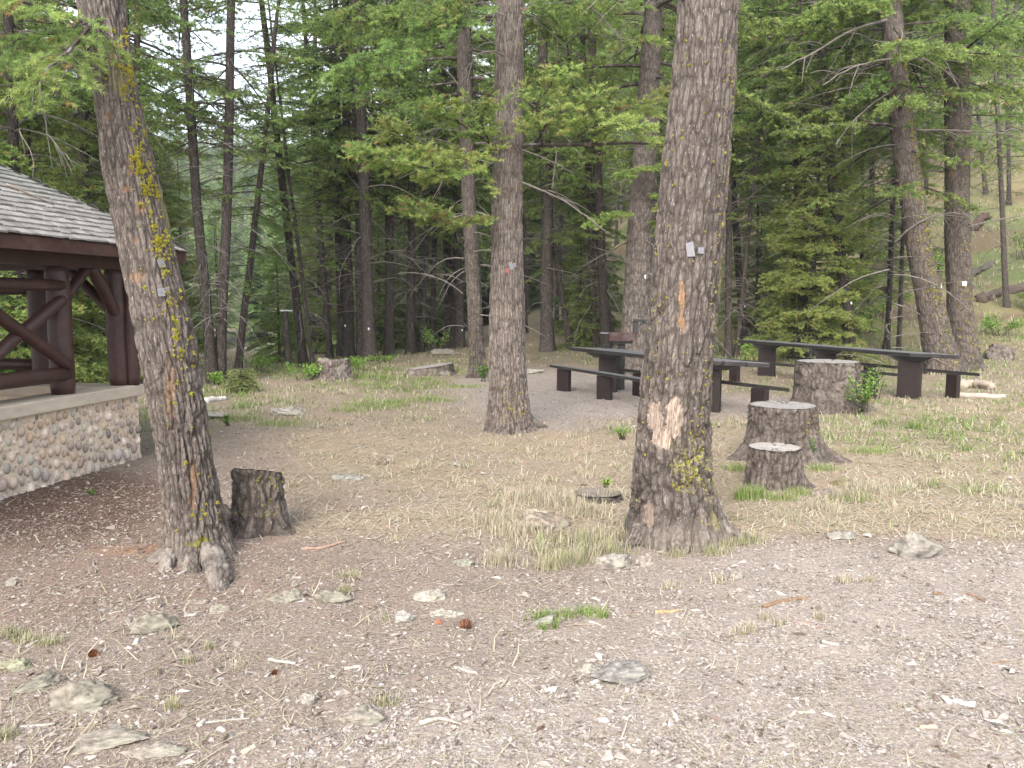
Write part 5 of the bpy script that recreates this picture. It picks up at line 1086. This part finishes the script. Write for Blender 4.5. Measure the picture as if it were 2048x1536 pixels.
for a_ in (
    ('left trunk of the forked pair of dark firs beyond the pavilion roof corner', 425, 768, 378, 150, 22, 'Cc', .74, None),
    ('right trunk of the forked pair of dark firs beyond the pavilion roof corner', 440, 766, 458, 150, 22, 'Cc', .8, (430, 678)),
    ('slim near-black fir leaning right, right of the forked pair', 476, 740, 530, 250, 15, 'B', .58, None),
    ('slim grey fir leaning left at the crest, left of the weathered stump', 608, 734, 568, 380, 17, 'Cc', .8, None),
    ('thin crooked fir just right of the slim grey leaning one', 626, 736, 602, 540, 9, 'Cc', .5, None),
    ('thin dark fir above the weathered grey stump', 660, 716, 642, 480, 13, 'B', .8, None),
    ('dark fir with a yellow-lichened trunk and a pale broken branch across it', 698, 716, 694, 300, 22, 'A', .9, (693, 651)),
    ('left of two touching dark firs behind the weathered stump', 683, 712, 676, 300, 17, 'B', .9, None),
    ('slender trunk touching the thick pair of dark firs', 722, 716, 712, 300, 17, 'A', .95, None),
    ('thick dark fir at the forest edge, broadest between stump and slanted stump', 741, 722, 722, 300, 26, 'Dd', 1., (740, 657)),
    ('dark fir above the low bush of the crest', 778, 712, 781, 300, 20, 'A', .9, None),
    ('near-black straight fir left of the lichen rock', 822, 708, 820, 300, 18, 'B', .95, None),
    ('thin pale-barked fir left of the lichen rock', 842, 704, 858, 420, 12, 'Cc', .9, None),
    ('thin fir paired with the pale-barked one', 862, 700, 872, 420, 12, 'B', .8, None),
    ('dark fir right above the lichen rock', 900, 694, 892, 300, 19, 'A', .95, None),
    ('dark fir left beside the big dark fir of the clearing', 921, 696, 912, 300, 18, 'Dd', .95, (925, 660)),
    ('dark upright fir right beside the straight grey fir', 1095, 702, 1090, 400, 27, 'A', 1., None),
    ('thin leaning fir right of the dark upright one', 1141, 698, 1112, 520, 13, 'B', .7, None),
    ('pale speckled fir behind the left picnic table', 1212, 700, 1198, 380, 20, 'Cc', 1., None),
    ('dark thin fir between the speckled fir and the grill', 1190, 694, 1176, 330, 15, 'B', .95, None),
    ('thin trunk leaning left above the grill', 1228, 690, 1205, 540, 9, 'Cc', .6, None),
    ('slender fir close to the right side of the massive fir', 1457, 716, 1458, 400, 14, 'B', .95, None),
    ('thin forked trunk leaning right, next to the massive fir', 1472, 716, 1492, 520, 10, 'Cc', .8, None),
    ('dark white-tagged fir leaning left above the left end of the long table', 1490, 690, 1478, 540, 16, 'A', .9, (1487, 613)),
    ('very thin straight pole of a tree above the long table', 1513, 674, 1515, 420, 6, 'Cc', .6, None),
    ('thin double trunk left of the green young fir, left stem', 1585, 712, 1588, 520, 9, 'B', .7, None),
    ('thin double trunk left of the green young fir, right stem', 1594, 714, 1602, 520, 8, None, .7, None),
    ('straight dark fir standing tall behind the green young fir', 1612, 716, 1603, 200, 14, 'B', 1., None),
    ('dark trunk under the green young fir', 1664, 704, 1672, 560, 14, 'Cc', .9, None),
    ('long dark fir leaning left, passing behind the green young fir', 1702, 724, 1641, 60, 23, 'Dd', 1., (1697, 606)),
    ('left of two straight slender trunks on the hillside', 1725, 668, 1724, 440, 10, 'Cc', .9, None),
    ('right of two straight slender trunks on the hillside', 1738, 664, 1742, 400, 12, 'B', .95, None),
    ('speckled pole trunk leaning right before the leaning lichen fir', 1773, 700, 1788, 400, 11, 'Cc', .9, None),
    ('speckled pole trunk touching the leaning lichen fir', 1797, 706, 1806, 460, 9, 'B', .8, None),
    ('slim grey tree in the open hillside at the far right', 2013, 614, 1998, 280, 11, 'Cc', .8, None),
    ('bare pale tree high on the hillside at the far right', 2018, 410, 2016, 220, 8, 'Cc', 1., None),
    ('slanted pale trunk high on the hillside right of the upright fir', 1972, 388, 1956, 240, 8, 'Cc', .9, None),
    ('dark trunk seen between the pavilion posts, right one', 178, 764, 174, 560, 22, 'A', .95, None),
    ('dark trunk seen between the pavilion posts, beside the corner post', 284, 750, 282, 600, 15, 'B', .95, None),
    ('dark trunk seen through the pavilion cross braces', 47, 800, 40, 640, 22, 'A', .95, None),
): ptree(*a_)
# young trees and crowns that hang at known places
def young(label, px, py, Y_, cr, s, rot=0, H=None):
    q = atY(px, py, Y_); tree(label, q[0], Y_, .05 * s + .01, cr, s, group='young firs', name='young_fir', rot=rot)
young('bright green young fir standing behind the near half of the long table', 1622, 700, 20.3, 'Y', .93, .3)
young('second green young fir close to the right of the bright one', 1680, 690, 25.0, 'Y', .85, 2.)
young('bushy dark young fir between the trunks left of the grill', 1160, 690, 24., 'Y2', .62, 1.)
young('shadowed young fir beyond the speckled trunk', 1182, 680, 27., 'Y2', .95, 2.)
young('low spreading young fir under the thin crooked fir', 560, 735, 21., 'Y2', .55, 4.)
young('young fir below the crest left of the forked pair', 340, 760, 24., 'Y', .8, 3.)
young('thin young fir right of the massive fir', 1515, 690, 27., 'Y2', 1.1, 4.)
young('young fir behind the two slender trunks on the hillside', 1770, 640, 30., 'Y2', .8, 2.)
young('young fir at the far right edge of the hillside', 2090, 560, 27., 'Y2', .55, 1.)
young('feathery young fir behind the pale-barked trunk', 850, 690, 30., 'Y2', .8, 5.)
young('small shaded fir behind the thick dark fir', 760, 700, 29., 'Y2', .9, 2.)
young('leaning green fir behind the slim grey fir', 640, 700, 30., 'Y', .9, 5.)
young('tall bright fir behind the roof of the pavilion', 90, 760, 13.5, 'Y', .80, .9)
young('bright fir beside the leaning fir, above the pavilion hip', 195, 700, 16.0, 'Y', .88, 2.6)
young('bright fir at the left edge over the pavilion roof', -60, 700, 12.5, 'Y', .9, 4.1)
young('deep green fir farther behind the pavilion', 20, 700, 20., 'Y', 1.2, 5.1)
young('deep green fir seen through the cross braces', 110, 700, 22., 'Y', .8, 5.1)
q = gnd(483, 786); tree('knee-high bright fir sapling in the meadow beyond the leaning fir', q[0], q[1], .012, 'S', .95, group='young firs', name='fir_sapling', rot=0)
# crowns of the large firs, starting above the picture or near its top
def big_crown(t, cr, s, zoff, rot=0):
    k = int(np.searchsorted(t.zz, 6)); c = CR[cr].copy(); COL.objects.link(c); c.parent = t.root; c.scale = (s,) * 3; c.rotation_euler = (0, 0, rot); k = int(np.searchsorted(t.zz, t.loc[2] + 6)); c.location = (t.xc[min(k, len(t.xc) - 1)] - t.loc[0], 0, zoff)
big_crown(T4, 'Dd', 1.1, -1.5, 1); big_crown(T5, 'Dd', 1.05, -2.0, 2); big_crown(T6, 'Dd', 1.1, -.6, 3); big_crown(T7, 'A', 1.05, -.2, 4)
big_crown(T1, 'F3', .7, 2.5, 1); big_crown(T2, 'F3', .75, 2.2, 2); big_crown(T3, 'F3', .85, 3.2, 3)

# limbs that show near the camera: curves through picture points at a depth
def limb(t, pts, r0, r1, seed, name='branch', foliated=True, **k):
    r = np.random.default_rng(seed); P = np.array([atY(px, py, Y_) for px, py, Y_ in pts]); n = 12
    s = np.linspace(0, len(P) - 1, n); i = np.minimum(s.astype(int), len(P) - 2); fr = (s - i)[:, None]; Q = P[i] * (1 - fr) + P[i + 1] * fr
    ker = np.array([.25, .5, .25]); Q[1:-1] = Q[:-2] * .25 + Q[1:-1] * .5 + Q[2:] * .25
    Q = Q + .012 * r.normal(0, 1, Q.shape) * np.linspace(0, 1, n)[:, None]
    Rr = np.linspace(r0, r1, n)
    if foliated: wood, V, ti = foliage(Q[None], Rr[None], r, **k)
    else:
        wood, V, ti = [tubes(Q[None], Rr[None], 6)], np.zeros((0, 3)), np.zeros(0)
        T = nrm(Q[6] - Q[4]); Ld = np.linalg.norm(Q[-1] - Q[0]); m_ = 7; kk = r.integers(3, 11, m_); d = nrm(T + r.normal(0, .55, (m_, 3))); l = (Ld * r.uniform(.1, .38, m_))[:, None, None]; s5 = np.linspace(0, 1, 5)[None, :, None]
        wood.append(tubes(Q[kk][:, None] + d[:, None] * l * s5 - C3(0, 0, 1) * l * s5 ** 2 * .4, np.broadcast_to(np.linspace(r1 * 1.2, r1 * .5, 5), (m_, 5)), 4))
    Vt = [(v - t.loc, f) for v, f in wood]
    if foliated: return join_crown(name, Vt, V - t.loc, ti, True, t.root)
    return join_crown(name, [], V, ti, True, t.root, dead=Vt)
near = dict(lat_step=.04, lat_len=.42, shoot_step=.022, shoot_len=.085, K=24, nl=.030, nw=.0042, droop=.35, s0=.12, bright=.08, brown=.035, latw=.5)
limb(T1, [(200, 40, 4.8), (140, 60, 4.6), (60, 70, 4.5), (-20, 110, 4.4)], .02, .006, 1, **near)
limb(T1, [(195, 30, 4.75), (150, 90, 4.4), (110, 130, 4.2), (60, 180, 4.1)], .014, .004, 2, **{**near, 'bright': .12})
limb(T1, [(185, 60, 4.8), (120, 20, 4.5), (40, 0, 4.3), (-60, 10, 4.2)], .016, .005, 3, **near)
limb(T1, [(190, 100, 4.8), (160, 120, 4.6), (120, 160, 4.5), (95, 200, 4.4)], .01, .003, 4, **near)
limb(T1, [(185, 75, 4.9), (90, 110, 5.1), (0, 130, 5.2)], .012, .004, 5, **{**near, 'bright': -.08})
limb(T1, [(175, 100, 4.7), (210, 60, 4.55), (225, 90, 4.5)], .006, .002, 6, **{**near, 'lat_len': .2, 'bright': .15})
limb(T1, [(80, 160, 4.4), (82, 215, 4.4), (110, 290, 4.42), (158, 325, 4.45)], .005, .002, 7, foliated=False)
limb(T1, [(133, 85, 4.3), (128, 110, 4.3), (134, 132, 4.3)], .003, .002, 8, foliated=False)
mid = dict(lat_step=.055, lat_len=.62, shoot_step=.028, shoot_len=.11, K=16, nl=.036, nw=.011, droop=.1, s0=.12, bright=.27, brown=.02, latw=.6, up=.3, dens=1.35)
limb(T3, [(1046, 292, 9.6), (1120, 290, 9.3), (1200, 287, 9.1), (1330, 286, 9.0)], .034, .012, 11, **{**mid, 's0': .85, 'lat_len': .3})
limb(T3, [(1085, 290, 9.4), (1080, 262, 9.2), (1070, 210, 9.0), (1100, 170, 8.9)], .018, .006, 12, **mid)
limb(T3, [(1085, 262, 9.3), (1090, 250, 9.0), (1130, 220, 8.8), (1190, 195, 8.7)], .014, .004, 13, **mid)
limb(T3, [(1180, 287, 9.1), (1210, 250, 9.0), (1260, 215, 8.9), (1310, 200, 8.9)], .013, .004, 14, **mid)
limb(T3, [(1140, 288, 9.2), (1170, 260, 8.9), (1230, 240, 8.7), (1290, 262, 8.6)], .012, .004, 15, **mid)
limb(T3, [(1060, 190, 8.9), (1040, 180, 8.8), (1020, 200, 8.75)], .008, .003, 16, **{**mid, 'lat_len': .4})
limb(T3, [(1100, 175, 8.9), (1110, 150, 8.9), (1135, 140, 8.9)], .007, .003, 17, **{**mid, 'lat_len': .5})
limb(T3, [(985, 330, 9.7), (940, 345, 9.3), (860, 340, 8.9), (790, 320, 8.7), (720, 300, 8.6)], .02, .005, 18, **{**mid, 'brown': .06})
limb(T3, [(985, 300, 9.7), (930, 322, 9.2), (850, 300, 8.9), (780, 265, 8.8)], .018, .005, 19, **{**mid, 'brown': .08, 'bright': .2})
limb(T3, [(985, 290, 9.7), (940, 260, 9.3), (900, 230, 9.1), (870, 215, 9.0)], .015, .004, 20, **mid)
limb(T3, [(985, 300, 9.7), (960, 240, 9.2), (950, 210, 9.0)], .012, .004, 21, **mid)
limb(T3, [(985, 430, 9.7), (940, 450, 9.3), (880, 440, 9.0), (820, 420, 8.9)], .013, .004, 22, **{**mid, 'brown': .12, 'bright': .12})
limb(T3, [(1048, 25, 9.6), (1090, 8, 9.4), (1160, 4, 9.2), (1250, 0, 9.1)], .026, .012, 23, **{**mid, 'bright': -.02, 'droop': .4, 'up': 0.})
limb(T3, [(985, -5, 9.6), (900, 8, 9.2), (800, 22, 8.9), (680, 22, 8.7)], .026, .010, 24, **{**mid, 'bright': -.12, 'droop': .4, 'up': 0., 'lat_len': .8})
limb(T3, [(985, 40, 9.6), (920, 30, 9.2), (840, 60, 8.9), (760, 110, 8.6), (690, 130, 8.5)], .018, .005, 25, **{**mid, 'bright': -.12, 'droop': .35, 'up': 0., 'lat_len': .75})
limb(T3, [(1008, 112, 9.45), (990, 102, 9.3), (962, 102, 9.2), (940, 125, 9.2), (923, 163, 9.2)], .012, .006, 26, foliated=False)
limb(T3, [(1045, 365, 9.6), (1090, 382, 9.3), (1150, 412, 9.1), (1220, 470, 8.9)], .014, .004, 27, foliated=False)
limb(T3, [(1062, 2, 9.3), (1042, 30, 9.3), (1036, 60, 9.3), (1034, 80, 9.3)], .010, .005, 28, foliated=False)
limb(T3, [(1110, 292, 9.2), (1114, 310, 9.2), (1106, 350, 9.2), (1104, 380, 9.2)], .008, .003, 29, foliated=False)
limb(T3, [(1170, 5, 9.2), (1200, 30, 9.2), (1225, 60, 9.2), (1245, 78, 9.2)], .012, .005, 30, foliated=False)
limb(T3, [(1020, 140, 9.4), (1012, 190, 9.4), (1008, 240, 9.42), (998, 290, 9.45)], .006, .003, 31, foliated=False)
limb(T3, [(980, 330, 9.6), (945, 350, 9.5), (948, 400, 9.5), (935, 440, 9.5)], .006, .003, 32, foliated=False)
spr = dict(lat_step=.055, lat_len=.34, shoot_step=.03, shoot_len=.1, K=14, nl=.05, nw=.02, droop=.1, s0=.05, bright=.2, brown=0, latw=.5, up=.4)
limb(T4, [(1300, 335, 16.9), (1285, 338, 16.5), (1262, 342, 16.2), (1248, 352, 16.)], .02, .008, 41, **{**spr, 'lat_len': .5})
limb(T4, [(1320, 335, 16.9), (1332, 332, 16.5), (1340, 342, 16.2)], .02, .008, 42, **spr)
limb(T4, [(1258, 432, 17.), (1235, 428, 16.6), (1205, 436, 16.4), (1178, 448, 16.2)], .02, .008, 43, **{**spr, 'lat_len': .45})
limb(T4, [(1308, 400, 17.), (1318, 390, 16.6), (1324, 420, 16.4)], .02, .006, 44, **spr); limb(T4, [(1304, 450, 17.), (1316, 446, 16.6), (1322, 470, 16.4)], .02, .006, 45, **spr)
limb(T5, [(1785, 172, 17.2), (1800, 168, 16.9), (1822, 176, 16.8)], .02, .006, 46, **{**spr, 'lat_len': .3, 'bright': .15})
limb(T5, [(1785, 118, 17.2), (1750, 122, 17.), (1700, 136, 16.8), (1645, 170, 16.6)], .03, .010, 47, foliated=False)
limb(T5, [(1772, 40, 17.2), (1700, 60, 16.9), (1620, 110, 16.6), (1560, 140, 16.4)], .035, .010, 48, foliated=False)
limb(T5, [(1790, 178, 17.2), (1740, 210, 17.), (1700, 250, 16.8), (1670, 290, 16.6)], .025, .008, 49, foliated=False)
limb(T5, [(1815, 114, 17.2), (1850, 118, 17.), (1900, 145, 16.8), (1925, 190, 16.7), (1924, 235, 16.7)], .025, .010, 50, foliated=False)
limb(T5, [(1832, 260, 17.3), (1880, 260, 17.), (1950, 262, 16.8), (2025, 270, 16.6)], .025, .012, 51, foliated=False)
limb(T6, [(1938, 200, 18.2), (1970, 170, 17.9), (2010, 168, 17.6), (2040, 185, 17.4)], .03, .010, 52, **{**spr, 'bright': .05, 'lat_len': .7, 'droop': .5})
limb(T6, [(1936, 180, 18.1), (1925, 182, 17.8), (1905, 188, 17.6)], .02, .006, 53, **{**spr, 'bright': .05, 'droop': .4})
limb(T5, [(1770, 30, 17.2), (1720, 10, 17.), (1660, 20, 16.8), (1600, 30, 16.6)], .03, .010, 54, **{**spr, 'bright': -.05, 'lat_len': .9, 'droop': .5})
limb(T5, [(1785, 140, 17.2), (1740, 160, 17.), (1700, 200, 16.8)], .03, .010, 55, **{**spr, 'bright': -.1, 'lat_len': .7, 'droop': .5})
limb(T6, [(1892, 25, 18.2), (1850, 20, 17.9), (1820, 35, 17.6)], .03, .010, 56, **{**spr, 'bright': 0, 'lat_len': .7, 'droop': .4})

# ---- the wood behind: every tree its own object
zones_lab = [(-9999, 350, 'tall fir in the green wood beyond the pavilion', 'trees of the wood beyond the pavilion'),
             (350, 640, 'fir on the slope beyond the crest, seen through the gap in the wood', 'trees beyond the crest'),
             (640, 1060, 'fir deep in the dark wood behind the meadow', 'trees of the dark wood behind the meadow'),
             (1060, 1440, 'fir deep in the wood behind the grill and left table', 'trees of the wood behind the grill'),
             (1440, 9999, 'fir on the wooded hillside behind the long table', 'trees of the wooded hillside')]
placed = []
rw = np.random.default_rng(314)
def fill(n, px0, px1, y0, y1, types, sc0, sc1, minpx=9, mind=1.5, r0=.07, r1=.18):
    k = 0; tries = 0
    while k < n and tries < n * 40:
        tries += 1
        Yv = y0 + (y1 - y0) * rw.random() ** .9; px = rw.uniform(px0, px1); x = (px - CX) / FPX * Yv
        if any((x - a) ** 2 + (Yv - b) ** 2 < mind ** 2 for a, b in placed): continue
        if Yv < 30 and any(abs(px - c_) < 26 for c_ in (1800, 1915, 1850, 1870)): continue
        placed.append((x, Yv)); k += 1
        for a, b, lb, gr in zones_lab:
            if a <= px < b: break
        tree(lb, x, Yv, rw.uniform(r0, r1), types[rw.integers(0, len(types))], rw.uniform(sc0, sc1), (rw.normal(0, .025), rw.normal(0, .02)), group=gr)
fill(16, 640, 1060, 27, 48, ['F1', 'F3', 'F2', 'F3'], .8, 1.05)
fill(14, 1050, 1450, 27, 50, ['F1', 'F3', 'F2', 'F3'], .8, 1.1)
fill(12, 1440, 1900, 31, 56, ['F1', 'F3', 'F2'], .75, 1.1)
fill(4, 1950, 2300, 44, 62, ['F1', 'F3'], .8, 1.1)
fill(26, -260, 330, 17, 44, ['F1', 'F2', 'F2'], .85, 1.1)
fill(6, 350, 640, 30, 60, ['F2', 'F3', 'Y'], .4, .62)
fill(42, 640, 2250, 50, 88, ['F1', 'F2'], .9, 1.3, mind=2.5)
fill(9, 2200, 2700, 24, 50, ['F1', 'F2'], .8, 1.1)
fill(14, -1000, -260, 12, 40, ['F1', 'F2'], .8, 1.1)
# ---- far wood on the hillside across the valley: one mass
def far_wood(name, n, seed, xr, yr, dens, lab):
    r = np.random.default_rng(seed); x = r.uniform(*xr, n); y = r.uniform(*yr, n); k = r.random(n) < dens(x, y); x, y = x[k], y[k]; n = len(x); z = gz(x, y); H = r.uniform(9, 20, n); Rm = H * r.uniform(.13, .19, n)
    m_ = 150; t = r.random((n, m_)) ** .75; az = r.uniform(0, 6.283, (n, m_)); rad = Rm[:, None] * (1 - t) * r.uniform(.35, 1.05, (n, m_)) + .1
    c = np.stack([x[:, None] + rad * np.cos(az), y[:, None] + rad * np.sin(az), z[:, None] + H[:, None] * (.08 + .92 * t)], -1)
    o_ = np.stack([np.cos(az), np.sin(az), -.35 + 0 * az], -1); sd = np.stack([-np.sin(az), np.cos(az), 0 * az], -1); s = (H[:, None] * .055 * (1.15 - t) * r.uniform(.6, 1.4, (n, m_)))[..., None]
    V = np.stack([c - o_ * s - sd * s * .7, c - o_ * s + sd * s * .7, c + o_ * s * 1.2], 2).reshape(-1, 3)
    ti = np.clip(r.normal(.30, .12, (n, 1)) + r.normal(0, .08, (n, m_)) + .2 * (t - .5), 0, .9).ravel()
    o = mk(name, V, np.arange(len(V)).reshape(-1, 3), M['needle'], None, False, tint=ti); struct(o, 'stuff'); o['label'] = lab; o['category'] = 'forest'
far_wood('far_forest', 2600, 5, (-190, 30), (100, 330), lambda x, y: np.where(fbm(x * .03, y * .03, seed=4) > -.25, 1, .25), 'hazy conifer forest covering the hillside across the valley')
far_wood('hill_forest', 1500, 6, (-30, 160), (86, 200), lambda x, y: np.ones(len(x)), 'dense conifer forest higher up the hill behind the tables')
far_wood('valley_forest', 420, 7, (-75, 4), (52, 100), lambda x, y: np.where((x / y < -.42) | (x / y > -.24), 1, .10), 'conifers standing in the dip beyond the crest')

# ================================================================== GROUND LITTER
gi = lambda z: z[0]; di = lambda z: z[1]; vi = lambda z: z[2]; ki = lambda z: z[3]; du = lambda z: z[4]
make_chips('gravel', 260000, 2.2, 11, 1.5, .0074, lambda z: np.clip(.16 + 1.0 * z[0] * (.4 + .7 * ss(-.45, .3, z[6] + .6 * z[5])), 0, 1), lambda z, n: np.clip(rng.normal(.64, .17, n) - .3 * (rng.random(n) < .15), 0, 1), 'pale crushed wood and stone chips covering the path and foreground')
make_chips('bark_chips', 130000, 2.2, 13, 1.4, .0098, lambda z: np.clip(.30 + .5 * z[4] + .5 * z[3] - .25 * z[0] - .15 * z[1], .03, 1) * (.35 + .65 * ss(-.35, .25, z[6] + .5 * z[5])), lambda z, n: np.clip(np.where(rng.random(n) < .42 - .25 * z[3], rng.normal(.54, .14, n), rng.normal(.30, .13, n)), 0, 1), 'brown and grey bark flakes strewn over the dirt')
make_chips('wood_fragments', 5200, 2.2, 17, 1.2, .026, lambda z: .5 + .3 * z[0], lambda z, n: np.clip(rng.normal(.56, .18, n), 0, 1), 'larger grey wood splinters scattered on the ground', 2.3, .45)
make_chips('path_gravel', 60000, 9, 22, .6, .010, lambda z: np.clip(z[0], 0.05, 1), lambda z, n: np.clip(rng.normal(.62, .18, n), 0, 1), 'grey gravel of the picnic site farther back')
straw_t = lambda z, n: np.clip(rng.normal(.82, .11, n), .6, 1)
def mixed_t(z, n): return np.where(rng.random(n) < np.clip(z[2] * 1.15 + .05, 0, .85), rng.normal(.28, .13, n), rng.normal(.78, .12, n))
make_blades('dry_straw', 90000, 2.2, 20, 1.25, lambda z: np.clip(.05 + .95 * z[1] + .3 * z[9] - z[0] * .05, .03, 1), straw_t, lambda z, n: rng.uniform(.04, .17, n), True, 'flattened dry straw lying over the clearing', wd=.0017)
make_blades('needle_litter', 70000, 2.2, 9, 1.5, lambda z: np.clip(.3 + .5 * z[4], 0, 1), lambda z, n: np.clip(rng.normal(.72, .1, n), .6, 1), lambda z, n: rng.uniform(.015, .06, n), True, 'thin fallen needles and grass stems on the dirt', wd=.0009)
make_blades('meadow_grass', 150000, 4.5, 26, .9, lambda z: np.clip(z[2] * 1.0 + .22 * z[1] * ss(-.3, .3, z[5]) + .25 * z[9], 0, 1) * (1 - .9 * z[0]), mixed_t, lambda z, n: rng.uniform(.025, .10, n) * (1 + .7 * z[2]), False, 'thin green and straw coloured grass of the clearing', wd=.0015, clump=14)
make_blades('hill_grass', 90000, 19, 62, .4, lambda z: ss(1330, 1480, z[7]) * np.clip(.55 + .9 * z[5], .1, 1), lambda z, n: np.where(rng.random(n) < np.clip(.35 + .9 * z[6], .1, .9), rng.normal(.3, .12, n), rng.normal(.72, .12, n)), lambda z, n: rng.uniform(.08, .32, n), False, 'green and straw grass covering the hillside', wd=.0019, clump=10)
make_blades('grass_tufts', 7000, 2.4, 6.5, 1.3, lambda z: np.clip(.10 + .6 * z[1] + .6 * z[2], 0, 1) * (1 - .75 * z[0]), lambda z, n: np.where(rng.random(n) < .25 + .5 * z[2], rng.normal(.38, .1, n), rng.normal(.8, .1, n)), lambda z, n: rng.uniform(.03, .12, n), False, 'small tufts of dry grass in the dirt', wd=.0008, clump=26)
def tuft_at(label, spots, t0, hmax, seed, n=220, name='grass_tuft', sd=.3):
    r = np.random.default_rng(seed); Vs, ts = [], []
    for px, py, wpx in spots:
        p = gnd(px, py); s = p[1] / FPX; k = int(n * max(.4, wpx / 60)); x = p[0] + r.normal(0, wpx * s * .3, k); y = p[1] + r.normal(0, wpx * s * .2, k); P = np.stack([x, y, gz(x, y) - .004], 1)
        az = r.uniform(0, 6.28, k); ln = np.abs(r.normal(0, .33, k)); d = nrm(np.stack([np.cos(az) * ln, np.sin(az) * ln, np.ones(k)], 1)); h = (hmax * r.uniform(.35, 1, k))[:, None]; b = np.stack([-np.sin(az), np.cos(az), 0 * az], 1) * (.0011 * (1 + .2 * p[1]))
        out = np.stack([np.cos(az), np.sin(az), -.5 + 0 * az], 1) * r.uniform(.0, .4, (k, 1)) * h
        p1 = P + d * h * .5; p2 = P + d * h + out; Vs.append(np.stack([P - b, P + b, p1 + b * .8, p1 - b * .8, p2], 1).reshape(-1, 3)); ts.append(np.clip(r.normal(t0, .1, k), 0, 1))
    V = np.concatenate(Vs); n_ = len(V) // 5; o = np.arange(n_)[:, None] * 5; t = np.concatenate(ts)
    ob = mk(name, V, [o + [[0, 1, 2, 3]], o + [[3, 2, 4]]], M['grass'], None, False, tint=np.concatenate([t, t])); struct(ob, 'stuff'); ob['label'] = label; ob['category'] = 'grass'
tuft_at('bright green grass tuft in the dirt below the massive fir', [(1085, 1240, 50), (1130, 1235, 50), (1175, 1232, 60), (1205, 1236, 30), (1085, 1262, 16), (1110, 1258, 14)], .36, .075, 1, 150)
tuft_at('fresh green grass at the foot of the small front stump', [(1495, 1000, 50), (1515, 996, 40), (1478, 998, 20)], .30, .17, 2, 170)
tuft_at('tall mixed grass left of the massive fir trunk', [(1215, 1110, 90), (1150, 1125, 90), (1100, 1140, 60), (1240, 1080, 40), (1180, 1085, 80)], .62, .15, 3, 170)
tuft_at('grass growing against the foot of the massive fir', [(1400, 1100, 70), (1460, 1095, 60), (1500, 1085, 60), (1350, 1115, 50), (1430, 1110, 50)], .6, .10, 4, 150)
tuft_at('green grass patches around the mid stumps', [(1600, 990, 60), (1700, 1000, 80), (1640, 940, 60), (1740, 905, 90), (1560, 1000, 60), (1480, 940, 60)], .42, .10, 5, 260)
tuft_at('yellow-green grass strips in the meadow', [(745, 812, 110), (700, 822, 60), (790, 806, 60), (560, 850, 80), (480, 840, 80), (860, 800, 90), (930, 775, 60)], .42, .10, 6, 300)
tuft_at('sparse grass at the left edge of the dirt', [(25, 1270, 60), (60, 1285, 50), (100, 1290, 40), (10, 1480, 40), (350, 1420, 30), (375, 1330, 24), (770, 1410, 40), (700, 1155, 40), (690, 1185, 30), (420, 1300, 18)], .62, .07, 7, 160)
tuft_at('dry grass bunches around the slanting root crown', [(1040, 1070, 90), (1120, 1010, 90), (1000, 1050, 80), (1180, 1030, 70), (1060, 1000, 90), (1220, 1000, 50), (1000, 1130, 60)], .78, .15, 8, 300)
tuft_at('dry grass bunches in the right gravel', [(1440, 1165, 40), (1340, 1180, 30), (1500, 1265, 26), (1530, 1240, 24), (1560, 1250, 24), (1640, 1240, 24), (1690, 1165, 30), (1740, 1165, 24), (1480, 1270, 20)], .8, .08, 9, 130)
tuft_at('long dry grass beside the knobbly root lumps', [(1700, 1000, 70), (1740, 985, 60), (1640, 1020, 60)], .82, .16, 10, 240)

# ---- the thin summer haze of the valley
g_ = G(); g_.add(*box((20, 165, 58), 640, 420, 140)); hz = g_.build('haze', bpy.data.materials.new('haze_air')); struct(hz, 'stuff'); hz['label'] = 'thin pale haze over the valley'; hz['category'] = 'haze'
hm = hz.data.materials[0]; hm.use_nodes = True; ht = hm.node_tree; ht.nodes.clear(); ho = ht.nodes.new("ShaderNodeOutputMaterial"); hv = ht.nodes.new("ShaderNodeVolumePrincipled")
hv.inputs["Density"].default_value = .00045; hv.inputs["Color"].default_value = (.90, .94, 1, 1); ht.links.new(hv.outputs[0], ho.inputs["Volume"])
